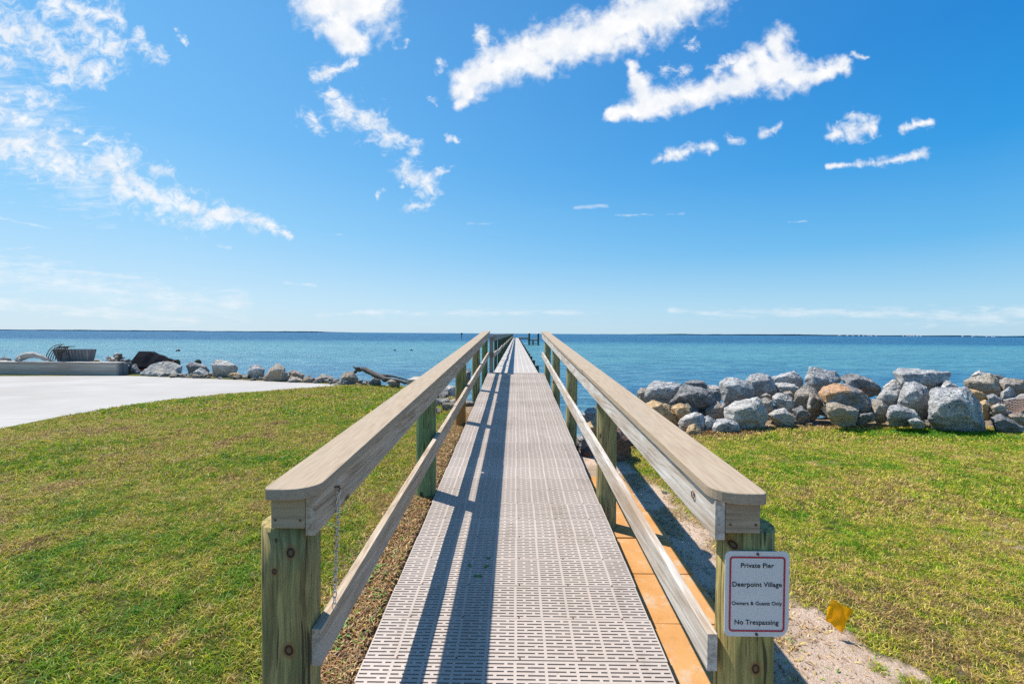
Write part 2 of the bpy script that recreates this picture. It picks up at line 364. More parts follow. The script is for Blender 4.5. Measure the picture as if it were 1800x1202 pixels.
# ------------------------------------------------------------------ value noise (numpy)
_rs = np.random.RandomState(3); _perm = _rs.rand(256, 256)
def vn(x, y, s, o=0):
    x = x*s+o*17.3+1000; y = y*s+o*9.7+1000
    xi = np.floor(x).astype(int); yi = np.floor(y).astype(int); fx = x-xi; fy = y-yi
    fx = fx*fx*(3-2*fx); fy = fy*fy*(3-2*fy)
    g = lambda a, b: _perm[a % 256, b % 256]
    return (g(xi, yi)*(1-fx)+g(xi+1, yi)*fx)*(1-fy)+(g(xi, yi+1)*(1-fx)+g(xi+1, yi+1)*fx)*fy
def fbm(x, y, s, n=4, o=0):
    t = 0; a = .5; tot = 0
    for i in range(n): t = t+a*vn(x, y, s*2**i, o+i); tot += a; a *= .5
    return t/tot
def sstep(a, b, x):
    t = np.clip((x-a)/(b-a), 0, 1); return t*t*(3-2*t)

# ------------------------------------------------------------------ ground
SLOPE, ZR0 = .0566, CAMZ-1.767
RAMP_Y0, RAMP_Y1 = 2.245-.305*6, 2.245-.305*6+.305*39
def zr(y): return ZR0+SLOPE*y
ZP = zr(RAMP_Y1)                       # level of the far pier deck
WATER_Z = -.83
_sx = [-60,-20,-14,-8,-5,-3,-1.6,-.9,.8,1.6,2.6,4,5.5,8,12,60]
_sy = [18,17,16.6,14.7,13.9,12.8,10.8,9.0,7.6,7.5,8.3,9.0,9.5,9.6,9.3,9.3]
def shore(x): return np.interp(x, _sx, _sy)
def in_poly(x, y, poly):
    c = np.zeros(x.shape, bool); n = len(poly)
    for i in range(n):
        x1, y1 = poly[i]; x2, y2 = poly[(i+1) % n]
        if y1 == y2: continue
        k = ((y1 > y) != (y2 > y)) & (x < (x2-x1)*(y-y1)/(y2-y1)+x1); c ^= k
    return c
PAD_Z = .335
pad_px = [(-60,768),(0,753),(100,733),(200,716),(300,702),(400,692),(480,686),(550,681),(600,677.5),(560,674),(520,672.5),(400,667),(300,663),(225,660.5),(0,661),(-60,661)]
PAD = [tuple(Pz(u, v, PAD_Z)[:2]) for u, v in pad_px]
PAD = PAD[:-1]+[(-30., PAD[-1][1]), (-30., 6.8)]
def ground_z(x, y):
    x = np.asarray(x, float); y = np.asarray(y, float)
    left = .22+.112*sstep(1.5, 5., y)+.05*(fbm(x, y, .5, 3)-.5)
    near = np.minimum(zr(y)-.015, .44)*np.ones_like(x)
    left = left+(near-left)*sstep(-2.2, -1.0, x)+.03*(fbm(x, y, 4., 3, 5)-.5)
    right = .0+.03*(fbm(x, y, .6, 3, 3)-.5)+.02*(fbm(x, y, 5., 3, 7)-.5)
    z = left+(right-left)*sstep(-.80, -.66, x)
    z = np.where(y < .3, z+(0-z)*sstep(.3, -1., y)*.6, z)
    ys = shore(x); dr = np.maximum(0, y-ys-.75*sstep(2.6, 3.6, x))
    z = np.where((x < -2) & (y > 5) & in_poly(x, y, PAD), np.minimum(z, .295), z)
    return z-np.minimum(dr*.5, 3.2)-.25*sstep(0, .5, dr)
def grass_mask(x, y):
    ys = shore(x)
    g = np.where(x < 0, sstep(-.90, -1.12, x+.25*(fbm(x, y, 3.5, 3, 11)-.5)), 0.)
    e = 1.95-.06*(y-3)+.5*(fbm(x, y, 2., 4, 12)-.5)
    g = g+np.where(x > 0, sstep(e-.12, e+.12, x), 0.)
    sand = np.exp(-(((x-1.78)/.36)**2+((y-2.78)/.34)**2))*1.3+np.exp(-(((x-1.8)/.45)**2+((y-2.35)/.34)**2))*1.0+np.exp(-(((x-1.45)/.3)**2+((y-2.3)/.6)**2)**2)*1.3+2.4*(fbm(x, y, 6., 4, 13)-.5)
    g = g*(1-np.where(x > 0, sstep(.55, .8, sand), 0))
    g = g*sstep(.02, -.25, y-ys+.3*(fbm(x, y, 3., 3, 14)-.5))
    g = g*~in_poly(x, y, PAD)
    return np.clip(g, 0, 1)
def lines(segs):
    o = []
    for a, b_, st in segs: o += list(np.arange(a, b_-1e-6, st))
    return np.array(o+[segs[-1][1]])
gx = lines([(-70,-20,5),(-20,-6,.5),(-6,-2.4,.16),(-2.4,2.6,.05),(2.6,7,.16),(7,14,.4),(14,70,4)])
gy = lines([(-25,0,2.5),(0,1.5,.3),(1.5,5,.06),(5,11,.12),(11,18,.25),(18,30,1.5),(30,60,10)])
X, Y = np.meshgrid(gx, gy); Z = ground_z(X, Y)
def grid_mesh(name, X, Y, Z):
    ny, nx = X.shape; me = bpy.data.meshes.new(name)
    co = np.stack([X, Y, Z], -1).reshape(-1, 3)
    i = (np.arange(ny-1)[:, None]*nx+np.arange(nx-1)[None, :]).ravel()
    fa = np.stack([i, i+1, i+nx+1, i+nx], -1)
    me.vertices.add(len(co)); me.vertices.foreach_set('co', co.ravel())
    me.loops.add(fa.size); me.loops.foreach_set('vertex_index', fa.ravel().astype(np.int32))
    me.polygons.add(len(fa)); me.polygons.foreach_set('loop_start', (np.arange(len(fa))*4).astype(np.int32))
    me.update(calc_edges=True); me.validate()
    me.polygons.foreach_set('use_smooth', np.ones(len(me.polygons), bool))
    return me
gm = grid_mesh('ground', X, Y, Z)
at = gm.attributes.new('turf', 'FLOAT', 'POINT'); at.data.foreach_set('value', grass_mask(X, Y).ravel().astype(np.float32))
dry = np.where(X < 0, sstep(-1.7, -.95, X), 0)+np.where(X > 0, .08+.55*sstep(.42, .6, fbm(X, Y, 2.6, 4, 21)), 0)
dry = np.maximum(dry, sstep(-.25, .1, Y-shore(X)))
at = gm.attributes.new('straw', 'FLOAT', 'POINT'); at.data.foreach_set('value', dry.ravel().astype(np.float32))
m, N, b = mat('sandy_soil'); M['ground'] = m
p = wpos(N)
at_t = N.node('ShaderNodeAttribute', attribute_name='turf').outputs['Fac']; at_s = N.node('ShaderNodeAttribute', attribute_name='straw').outputs['Fac']
n1 = N.noise(p, 7., 6, .65); n2 = N.noise(p, 60., 5, .75); n3 = N.noise(N.scaled(p, (1, 1, 1)), 28., 6, .7, 2.)
sandc = N.mix(N.mapr(n2, .35, .7), (.60, .42, .30), (.86, .69, .55))
sandc = N.mix(N.mapr(n1, .5, .68, 0, .75, True), sandc, (.36, .245, .15))
strawc = N.mix(N.mapr(n3, .4, .62), (.14, .095, .06), (.50, .37, .23))
turfc = N.mix(N.mapr(n3, .4, .65), (.045, .055, .012), (.16, .165, .04))
c = N.mix(at_s, sandc, strawc); c = N.mix(at_t, c, turfc)
fin_mat(N, b, c, .95, N.m('ADD', N.m('ADD', n2, n3), n1), .9, .025, .1)
tag(link('ground', gm, M['ground']), kind='structure')

me = MB().prism(PAD, PAD_Z-.2, PAD_Z).mesh('concrete_pad')
tag(link('concrete_pad', me, M['concrete']), kind='structure')

# ------------------------------------------------------------------ water
wx = lines([(-12000,-2000,2000),(-2000,-200,300),(-200,200,20),(200,2000,300),(2000,12000,2000)])
wy = lines([(5,200,13),(200,2000,200),(2000,12000,1000)])
WX, WY = np.meshgrid(wx, wy)
wm = grid_mesh('water', WX, WY, np.full_like(WX, WATER_Z))
m, N, b = mat('sea_water'); M['water'] = m
p = wpos(N); px, py, pz = N.xyz(p)
q2 = N.scaled(p, (.35, 1., 1.))
w1 = N.noise(q2, 2.2, 4, .6, .3); w2 = N.noise(q2, 7., 4, .65, .2); w3 = N.noise(N.scaled(p, (.2, 1., 1.)), .25, 5, .6)
w4 = N.noise(q2, .7, 4, .6)
big = N.noise(N.scaled(p, (.12, 1., 1.)), .035, 5, .6)
dist = N.m('ADD', py, N.m('MULTIPLY', N.m('SUBTRACT', big, .5), 60.))
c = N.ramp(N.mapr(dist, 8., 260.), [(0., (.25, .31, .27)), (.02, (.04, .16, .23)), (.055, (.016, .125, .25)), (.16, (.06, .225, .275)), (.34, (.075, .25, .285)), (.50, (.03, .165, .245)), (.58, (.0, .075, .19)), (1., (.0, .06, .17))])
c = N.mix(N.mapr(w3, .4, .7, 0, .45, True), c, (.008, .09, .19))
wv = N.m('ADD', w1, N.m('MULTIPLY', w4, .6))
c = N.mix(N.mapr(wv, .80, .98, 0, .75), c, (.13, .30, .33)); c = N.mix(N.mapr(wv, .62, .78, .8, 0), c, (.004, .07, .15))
h = N.m('ADD', N.m('MULTIPLY', w4, 1.6), N.m('ADD', w1, N.m('MULTIPLY', w2, .35)))
fin_mat(N, b, c, .3, h, 1.0, .4, .22); N.put(b.inputs['Specular IOR Level'], N.mapr(py, 15., 170., .3, .03)); b.inputs['IOR'].default_value = 1.33
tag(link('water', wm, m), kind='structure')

# ------------------------------------------------------------------ grass blades
def blades(n_target, x0, x1, y0, y1, hgt, wid, bend, seed):
    rs = np.random.RandomState(seed)
    x = rs.uniform(x0, x1, n_target); y = rs.uniform(y0, y1, n_target)
    vis = (np.abs(x-0) < (y+.6)*1.22+.5) | ((np.abs(x) < (y+.6)*1.22+4.) & (rs.rand(n_target) < .5))
    k = (rs.rand(n_target) < grass_mask(x, y)*(.25+.95*sstep(.22, .6, .6*vn(x, y, 15., 61)+.4*vn(x, y, 34., 62)))) & vis
    x, y = x[k], y[k]; n = len(x)
    z = ground_z(x, y)-.004
    cl = .6*fbm(x, y, 9., 3, 31)+.5*vn(x, y, 22., 32); pa = fbm(x, y, .9, 4, 33); pa2 = fbm(x, y, 2.8, 4, 37)
    hh = hgt*(.55+.7*rs.rand(n))*(.6+.9*cl)
    an = rs.uniform(0, 2*np.pi, n); ln = bend*(.4+1.3*rs.rand(n))
    dxb, dyb = np.cos(an)*hh*ln, np.sin(an)*hh*ln
    fa = rs.uniform(0, 2*np.pi, n); wx_, wy_ = np.cos(fa)*wid/2, np.sin(fa)*wid/2
    wmul = .7+.7*rs.rand(n); wx_ *= wmul; wy_ *= wmul
    v = np.empty((n, 5, 3))
    v[:, 0] = np.stack([x-wx_, y-wy_, z], -1); v[:, 1] = np.stack([x+wx_, y+wy_, z], -1)
    v[:, 2] = np.stack([x+wx_*.8+dxb*.35, y+wy_*.8+dyb*.35, z+hh*.6], -1); v[:, 3] = np.stack([x-wx_*.8+dxb*.35, y-wy_*.8+dyb*.35, z+hh*.6], -1)
    v[:, 4] = np.stack([x+dxb, y+dyb, z+hh*np.clip(1.15-.35*ln, .35, 1)], -1)
    drier = np.where(x < 0, .42*(pa-.5)+.42*(pa2-.5)+.10, .35*(pa-.5)+.55*(pa2-.5)+.10+.16*np.exp(-((x-1.8)/.5)**2)*(y < 5)-.5*np.exp(-(((x-8.)/1.2)**2+((y-8.8)/.35)**2))+.35*sstep(-.9, -.1, y-shore(x)))
    fine = vn(x, y, 13., 41)-.5+.7*(vn(x, y, 30., 42)-.5)
    spot = sstep(.66, .78, fbm(x, y, 1.9, 4, 45))*.3*(x < 0)
    tint = np.clip(np.where(x < 0, .30, .33)+drier*1.5+.42*fine+.21*rs.randn(n)+spot, 0, 1)
    lum = np.clip((rs.rand(n)*.7+.3*(vn(x, y, 17., 47)))*np.where(x < 0, .78, 1.02), 0, 1)
    return v, tint, lum
def blade_mesh(name, sets):
    V = np.concatenate([s[0] for s in sets]); t = np.concatenate([s[1] for s in sets]); l = np.concatenate([s[2] for s in sets]); n = len(V)
    me = bpy.data.meshes.new(name)
    me.vertices.add(n*5); me.vertices.foreach_set('co', V.astype(np.float32).ravel())
    base = (np.arange(n)*5)[:, None]
    lo = np.concatenate([base+np.array([0, 1, 2, 3]), base+np.array([3, 2, 4])], 1)
    me.loops.add(n*7); me.loops.foreach_set('vertex_index', lo.astype(np.int32).ravel())
    me.polygons.add(n*2); ls = (np.arange(n)*7)[:, None]+np.array([0, 4]); me.polygons.foreach_set('loop_start', ls.astype(np.int32).ravel())
    me.update(calc_edges=True)
    a = me.attributes.new('tint', 'FLOAT', 'POINT'); a.data.foreach_set('value', np.repeat(t, 5).astype(np.float32))
    a = me.attributes.new('lum', 'FLOAT', 'POINT'); a.data.foreach_set('value', np.repeat(l, 5).astype(np.float32))
    print(name, 'blades', n)
    return me
GD = 1.0
def turf(x0, x1, seed):
    A = abs(x1-x0)
    return [blades(int(A*3.2*15000*GD), x0, x1, 1.4, 4.6, .029, .0042, 1.2, seed),
            blades(int(A*3.4*7500*GD), x0, x1, 4.6, 8., .033, .0065, 1., seed+1),
            blades(int(A*5.*2200*GD), x0, x1, 8., 13.0, .042, .013, .9, seed+2)]
m, N, b = mat('turf_blades'); M['grass'] = m
ti = N.node('ShaderNodeAttribute', attribute_name='tint').outputs['Fac']; lu = N.node('ShaderNodeAttribute', attribute_name='lum').outputs['Fac']
c = N.ramp(ti, [(0., (.10, .30, .01)), (.2, (.21, .39, .01)), (.42, (.47, .50, .015)), (.6, (.72, .58, .08)), (.78, (.74, .54, .25)), (1., (.34, .18, .07))])
c = N.mix(1., c, N.ramp(lu, [(0., .3), (.5, .95), (.85, 1.5), (1., 1.7)]), 'MULTIPLY')
fin_mat(N, b, c, .5, None, spec=.45)
tr = N.node('ShaderNodeBsdfTranslucent'); N.put(tr.inputs[0], c); mx = N.node('ShaderNodeMixShader'); mx.inputs[0].default_value = .42
N.l.new(b.outputs[0], mx.inputs[1]); N.l.new(tr.outputs[0], mx.inputs[2]); N.l.new(mx.outputs[0], m.node_tree.nodes['Material Output'].inputs[0])
lawnL = link('grass', blade_mesh('grass', turf(-18., -1., 50)), M['grass'])
tag(lawnL, 'mown green and brown patchy lawn left of the boardwalk', 'grass', kind='stuff')
lawnR = link('grass', blade_mesh('grass', turf(1.3, 18., 60)), M['grass'])
tag(lawnR, 'mown yellow-green lawn between the boardwalk and the right rocks', 'grass', kind='stuff')
# dead matted strip beside the boardwalk and straw on the bare soil
def straw(n, fx, fy, seed, hgt=.03, keep=None):
    rs = np.random.RandomState(seed); x = fx(rs, n); y = fy(rs, n)
    if keep is not None:
        k = keep(x, y, rs); x, y = x[k], y[k]
    n = len(x); z = ground_z(x, y)-.002
    hh = hgt*(.3+rs.rand(n)); an = rs.uniform(0, 6.283, n); L = hh*1.6; w_ = .0022+.002*rs.rand(n); fa = an+1.57
    wx_, wy_ = np.cos(fa)*w_, np.sin(fa)*w_; dxb, dyb = np.cos(an)*L, np.sin(an)*L
    v = np.empty((n, 5, 3))
    v[:, 0] = np.stack([x-wx_, y-wy_, z], -1); v[:, 1] = np.stack([x+wx_, y+wy_, z], -1)
    v[:, 2] = np.stack([x+wx_+dxb*.5, y+wy_+dyb*.5, z+hh*.55], -1); v[:, 3] = np.stack([x-wx_+dxb*.5, y-wy_+dyb*.5, z+hh*.55], -1)
    v[:, 4] = np.stack([x+dxb, y+dyb, z+hh*(.2+.5*rs.rand(n))], -1)
    t = np.clip(np.where(x < 0, .97, .84)+.12*rs.randn(n), 0, 1); g = rs.rand(n) < .05; t[g] = .1
    return v, t, rs.rand(n)*.9
st = [straw(26000, lambda r, n: -1.2+.42*r.rand(n)**.8, lambda r, n: 1.6+6.5*r.rand(n)**1.5, 71),
      straw(34000, lambda r, n: 1.32+1.5*r.rand(n), lambda r, n: 1.8+6.4*r.rand(n)**1.2, 72, .022, lambda x, y, r: (r.rand(len(x)) < sstep(.38, .6, fbm(x, y, 2.6, 4, 21))*.9+.08) & (grass_mask(x, y) < .7))]
tag(link('dead_grass', blade_mesh('dead_grass', st), M['grass']), 'dry brown matted grass along the edges of the boardwalk', 'dead grass', kind='stuff')

rs = random.Random(9); mb = MB()
for (u, v, n_, sp_) in ((648,1023,26,.05),(668,1053,18,.04),(664,1012,14,.04),(593,1095,22,.05),(617,1120,18,.05),(605,900,26,.06),(640,990,10,.04),(700,985,8,.03),(560,905,24,.07),(585,925,18,.05),(775,800,14,.05),(780,770,12,.05)):
    c0 = Pz(u, v, .30 if v < 950 else .24)
    for k in range(n_):
        x, y = c0.x+rs.gauss(0, sp_), c0.y+rs.gauss(0, sp_); z = float(ground_z(np.array([x]), np.array([y]))[0])+rs.uniform(.008, .035); a = rs.uniform(0, 6.28); l_ = rs.uniform(.008, .016)
        ca, sa = math.cos(a), math.sin(a); t_ = rs.uniform(-.4, .6)*l_
        mb.add([(x-ca*l_, y-sa*l_, z), (x+sa*l_*.6, y-ca*l_*.6, z+t_*.3), (x+ca*l_, y+sa*l_, z+t_), (x-sa*l_*.6, y+ca*l_*.6, z+t_*.5)], [(0,1,2,3)])
        mb.tube([(x, y, z-.035), (x, y, z)], .0008, 3, False)
tag(link('weeds', mb.mesh('weeds'), M['leaf']), 'bright green clover weeds in the dry strip beside the boardwalk', 'weeds', kind='stuff')

# ------------------------------------------------------------------ boardwalk ramp
ramp = empty('boardwalk', (0, RAMP_Y0, zr(RAMP_Y0)))
tag(ramp, 'sloping boardwalk of slotted plastic panels between two wooden handrails and round posts', 'boardwalk')
RO = Vector((0, RAMP_Y0, zr(RAMP_Y0)))
XC = .012                              # centre line of the walkway
def wpart(name, mb, material, parent, bevel=0., smooth=False, org=None):
    """mesh given in world coordinates, kept under a parent that stands at parent.location"""
    o0 = parent.location.copy()
    pp = parent.parent
    while pp is not None: o0 += pp.location; pp = pp.parent
    org = o0 if org is None else Vector(org)
    o = link(name, mb.mesh(name, smooth, bevel, org), material, parent); o.location = org-o0; return o
def grate_mesh(W, L):
    mb = MB(); T_ = .026; pitch = (L)/12.56; sw = pitch*.63
    def top(x0, x1, y0, y1): mb.add([(x0,y0,0),(x1,y0,0),(x1,y1,0),(x0,y1,0)], [(0,1,2,3)])
    for k in range(13):
        y0 = k*pitch; y1 = y0+sw
        mb.add([(-W/2,y0,0),(W/2,y0,0),(W/2,y1,0),(-W/2,y1,0),(-W/2,y0,-T_),(W/2,y0,-T_),(W/2,y1,-T_),(-W/2,y1,-T_)], [(0,1,2,3),(0,4,5,1),(3,2,6,7),(0,3,7,4),(1,5,6,2),(4,7,6,5)])
        if k < 12:
            y2 = y0+pitch; xs = []
            for i in range(11):
                xc = -W/2+i*W/10; xs.append((max(-W/2, xc-.0075), min(W/2, xc+.0075)))
            for i in range(10):
                xc = -W/2+(i+(.36 if k % 2 == 0 else .70))*W/10; xs.append((xc-.008, xc+.008))
            for a, c_ in xs:
                mb.add([(a,y1,0),(c_,y1,0),(c_,y2,0),(a,y2,0),(a,y1,-T_),(c_,y1,-T_),(c_,y2,-T_),(a,y2,-T_)], [(0,1,2,3),(0,3,7,4),(1,5,6,2)])
    ns = len(mb.f)
    for x in (-.60, -.30, .02, .33, .61):
        for y in (.0065,): k = len(mb.v); mb.v += [(x+.0055*math.cos(a*math.pi/4), y+.0055*math.sin(a*math.pi/4), .0025) for a in range(8)]; mb.f.append(tuple(range(k, k+8)))
    me = bpy.data.meshes.new('deck_panel'); me.from_pydata(mb.v, [], mb.f); me.materials.append(M['grate']); me.materials.append(M['rust'])
    for f in me.polygons:
        if f.index >= ns: f.material_index = 1
    me.update(); return me
gmesh = grate_mesh(1.524, .299)
for k in range(39):
    y = RAMP_Y0+k*.305
    o = link('deck_panel', gmesh, M['grate'], ramp); o.location = Vector((XC+jit(.005), y, zr(y)+jit(.0012)))-RO
    o.rotation_euler = (math.atan(SLOPE), 0, 0)
for x in (-.68, .705):
    mb = MB(); mb.add([(x+sx, y, zr(y)-.028-dz_) for y in (RAMP_Y0, RAMP_Y1) for sx in (-.02, .02) for dz_ in (0, .14)], [(0,1,3,2),(4,6,7,5),(0,4,5,1),(2,3,7,6),(0,2,6,4),(1,5,7,3)])
    wpart('joist', mb, M['board'], ramp)
# handrails: cap, inner board, mid rail, posts
def strip(mb, x0, x1, h0, h1, ys, wob=0., seed=0):
    """board along the ramp with its section between x0..x1 and heights h0..h1 over the deck"""
    rs = random.Random(seed); k = len(mb.v)
    for y in ys:
        o1, o2 = rs.uniform(-wob, wob), rs.uniform(-wob, wob)
        for (x, h) in ((x0, h0), (x1, h0), (x1, h1), (x0, h1)): mb.v.append((x+o1*.5, y, zr(y)+h+o2))
    n = len(ys)
    for i in range(n-1):
        a = k+i*4
        for j in range(4): mb.f.append((a+j, a+(j+1) % 4, a+4+(j+1) % 4, a+4+j))
    mb.f.append((k+3, k+2, k+1, k)); e = k+(n-1)*4; mb.f.append((e, e+1, e+2, e+3)); return mb
PY = [1.70, 4.30, 7.0, 9.72, 12.42]
PR = [.100, .096, .083, .084, .084]
CAP0, CAPH = 1.567, 1.127
breaks = [[1.585, 5.45, 9.1, 12.36], [1.585, 4.75, 8.6, 12.40]]
for si, s in enumerate((-1, 1)):
    xo = XC*.0
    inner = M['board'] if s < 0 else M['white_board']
    # cap boards, first one with a rounded inner corner
    for i in range(3):
        y0, y1 = breaks[si][i], breaks[si][i+1]-.004
        xa, xb = s*.70, s*.886
        if i == 0:
            pts = []
            for t in range(9):                      # inner corner radius
                a = math.pi/2*t/8; pts.append((xa+s*.11*(1-math.sin(a)) , CAP0+.085*(1-math.cos(a))))
            pts = pts[::-1]
            out_ = []
            for t in range(5):
                a = math.pi/2*t/4; out_.append((xb-s*.028*(1-math.sin(a)), CAP0+.028*(1-math.cos(a))))
            poly = pts+out_[:0]
            poly = [(xa, y1)]+[(x, y) for x, y in pts]+out_+[(xb, y1)]
            mb = MB(); n = len(poly); 
            mb.v += [(x, y, zr(y)+CAPH-.04) for x, y in poly]+[(x, y, zr(y)+CAPH) for x, y in poly]
            mb.f += [tuple(range(n))[::-1], tuple(range(n, 2*n))]+[(j, (j+1) % n, n+(j+1) % n, n+j) for j in range(n)]
            wpart('rail_cap', mb, M['cap'], ramp, bevel=.004)
        else:
            wpart('rail_cap', strip(MB(), xa+jit(.004), xb+jit(.004), CAPH-.04, CAPH+jit(.002), [y0, (y0+y1)/2, y1], .0), M['cap'], ramp, bevel=.004)
        ya = 1.607 if i == 0 else y0-.3
        yb = breaks[si][i+1]-.304 if i < 2 else breaks[si][3]-.01
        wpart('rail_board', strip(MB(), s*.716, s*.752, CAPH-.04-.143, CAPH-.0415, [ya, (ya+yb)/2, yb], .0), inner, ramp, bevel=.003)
        wpart('outer_board', strip(MB(), s*.838, s*.873, CAPH-.04-.10, CAPH-.0415, [ya+.03, (ya+yb)/2, yb], .0), inner, ramp, bevel=.003)
        ya = 1.66 if i == 0 else y0+.05; yb = breaks[si][i+1]+.045 if i < 2 else breaks[si][3]-.01
        ny = 6
        wpart('mid_rail', strip(MB(), s*.718, s*.756, .425, .565, [ya+(yb-ya)*t/ny for t in range(ny+1)], .004, 5+i+si*7), inner, ramp, bevel=.003)
    wpart('end_block', MB().box(min(s*.7525, s*.8735), max(s*.7525, s*.8735), 1.603, 1.64, zr(1.6)+CAPH-.155, zr(1.6)+CAPH-.0415), M['block'], ramp, bevel=.002)
    for i, (y, r) in enumerate(zip(PY, PR)):
        if s > 0 and i == 4: y -= .1
        xs = s*(.862 if i else .858)+XC
        mb = MB(); n = 26; zt = zr(y)+CAPH-(.165 if i == 0 else .062); zb = -1.3
        ring = []
        for j in range(n):
            a = 2*math.pi*j/n; ring.append((xs+math.cos(a)*r, y+math.sin(a)*r))
        nz = 14; k = 0
        for zi in range(nz+1):
            z = zb+(zt-zb)*zi/nz; wv = 1+.03*math.sin(z*3+i*2+s)
            for j, (x, yy) in enumerate(ring):
                X_, Y_ = xs+(x-xs)*wv, y+(yy-y)*wv
                if i == 0: Y_ = max(Y_, y-.082)       # sawn flat face
                lim = s*.7575
                if (X_-lim)*s < 0: X_ = lim
                mb.v.append((X_, Y_, z))
        for zi in range(nz):
            for j in range(n): mb.f.append((zi*n+j, zi*n+(j+1) % n, (zi+1)*n+(j+1) % n, (zi+1)*n+j))
        mb.f.append(tuple(range(nz*n, nz*n+n))); mb.f.append(tuple(range(n))[::-1])
        pm = M['post']
        if s < 0: pm = [M['post_near_left'], M['post_green'], M['post_rusty'], M['post'], M['post_green']][i]
        if s > 0 and i == 0: pm = M['post_near_right']
        o = wpart('post', mb, pm, ramp, org=(xs-.37*i, y*1.3+s, 0) if False else None)
        for f in o.data.polygons: f.use_smooth = abs(f.normal.z) < .5
# bolts and knots on the near left post, screws of the end blocks
def disc(name, x, y, z, r, th, material, parent, n=14):
    mb = MB(); mb.tube([(x, y, z), (x, y-th, z)], r, n); return wpart(name, mb, material, parent)
for s in (-1, 1):
    for dx_ in (-.045, .045):
        disc('screw', s*.813+dx_, 1.603, zr(1.6)+CAPH-.125, .0045, .002, M['rust'], ramp, 8)
# screw eye on the right handrail
mb = MB(); c0 = Vector((.7155, 1.80, zr(1.8)+CAPH-.10))
mb.tube([c0+Vector((-.004, math.cos(a)*.014, math.sin(a)*.014)) for a in [2*math.pi*t/14 for t in range(15)]], .0022, 6)
wpart('screw_eye', mb, M['rust'], ramp)

# chain hanging at the left rail
ch = empty('hanging_chain', (-.70, 1.80, zr(1.8)+CAPH-.11))
tag(ch, 'thin galvanised chain hanging beside the near left post', 'chain')
mb = MB(); top = Vector((-.703, 1.79, zr(1.79)+CAPH-.085)); Ln = 21; bot = Vector((-.716, 1.775, zr(1.8)+.566))
lk = (top-bot).length/Ln
for i in range(Ln):
    c0 = top.lerp(bot, (i+.5)/Ln); ax = (bot-top).normalized(); side = Vector((1, 0, 0)) if i % 2 == 0 else Vector((0, 1, 0))
    pts = []
    for t in range(13):
        a = 2*math.pi*t/12; pts.append(c0+ax*(math.cos(a)*lk*.66)+side*(math.sin(a)*.0075))
    mb.tube(pts, .0021, 6, False)
wpart('chain_links', mb, M['galv'], ch, smooth=True)
mb = MB(); mb.tube([top+Vector((-.014, 0, .008)), top+Vector((0, 0, .006)), top+Vector((.006, 0, 0)), top+Vector((.004, -.004, -.008)), top+Vector((-.004, -.004, -.004))], .003, 6)
mb.tube([top+Vector((-.008, -.018, .010)), top+Vector((-.004, .018, .006))], .003, 6)
wpart('hook', mb, M['rust'], ch)

# ------------------------------------------------------------------ sign
SY = 1.603
sp = P(1330, 1043, SY); SW, SH = .228, .306
sg = empty('pier_sign', (sp.x, SY, sp.z))
tag(sg, 'white metal sign with red border reading Private Pier on the near right post', 'sign')
def rrect(w_, h_, r, n=6, chamfer=False):
    pts = []
    for cx, cy, a0 in ((w_/2-r, h_/2-r, 0), (-w_/2+r, h_/2-r, 90), (-w_/2+r, -h_/2+r, 180), (w_/2-r, -h_/2+r, 270)):
        if chamfer and a0 == 270:
            pts += [(w_/2-.030, -h_/2), (w_/2-.016, -h_/2+.006), (w_/2-.004, -h_/2+.022), (w_/2, -h_/2+.04)]; continue
        for t in range(n+1):
            a = R(a0+90*t/n); pts.append((cx+r*math.cos(a), cy+r*math.sin(a)))
    return pts
def plate(poly, y0, y1):
    mb = MB(); n = len(poly); mb.v += [(x, y0, z) for x, z in poly]+[(x, y1, z) for x, z in poly]
    mb.f += [tuple(range(n)), tuple(range(n, 2*n))]+[(j, (j+1) % n, n+(j+1) % n, n+j) for j in range(n)]; return mb
bo = rrect(SW, SH, .02, 6, True)
link('plate', plate(bo, -.002, .001).mesh('plate'), M['sign'], sg)
o1, o2 = rrect(SW-.030, SH-.036, .013), rrect(SW-.0425, SH-.0485, .007)
n = len(o1); mb = MB(); mb.v += [(x, -.0035, z) for x, z in o1]+[(x, -.0035, z) for x, z in o2]
mb.f += [(j, (j+1) % n, n+(j+1) % n, n+j) for j in range(n)]
ob = link('border', mb.mesh('border'), M['sign_red'], sg)
for zz in (SH/2-.009, -SH/2+.009):
    mb = MB(); mb.tube([(0, -.002, zz), (0, -.006, zz)], .0048, 12); link('screw', mb.mesh('screw'), M['rust'], sg)
def text(body, width, zc, bold, parent, size=.03):
    cu = bpy.data.curves.new('lettering', 'FONT'); cu.body = body; cu.size = size; cu.align_x = 'CENTER'; cu.align_y = 'CENTER'; cu.offset = bold; cu.extrude = .0002; cu.space_character = 1.03
    ob = bpy.data.objects.new('tmp', cu); COL.objects.link(ob)
    dg = bpy.context.evaluated_depsgraph_get(); me = bpy.data.meshes.new_from_object(ob.evaluated_get(dg)); bpy.data.objects.remove(ob)
    co = np.empty(len(me.vertices)*3, np.float32); me.vertices.foreach_get('co', co); co = co.reshape(-1, 3)
    sx = width/(co[:, 0].max()-co[:, 0].min()); hh = sx
    co[:, 0] -= (co[:, 0].max()+co[:, 0].min())/2; co[:, 0] *= sx; co[:, 1] *= hh
    me.vertices.foreach_set('co', np.stack([co[:, 0], -.0032-co[:, 2], co[:, 1]+zc], -1).astype(np.float32).ravel()); me.materials.clear()
    return link('lettering', me, M['sign_black'], parent)
text('Private Pier', .117, .102, .0003, sg); text('Deerpoint Village', .175, .034, .0003, sg)
text('Owners & Guests Only', .178, -.034, .0003, sg); text('No Trespassing', .156, -.102, .0003, sg)

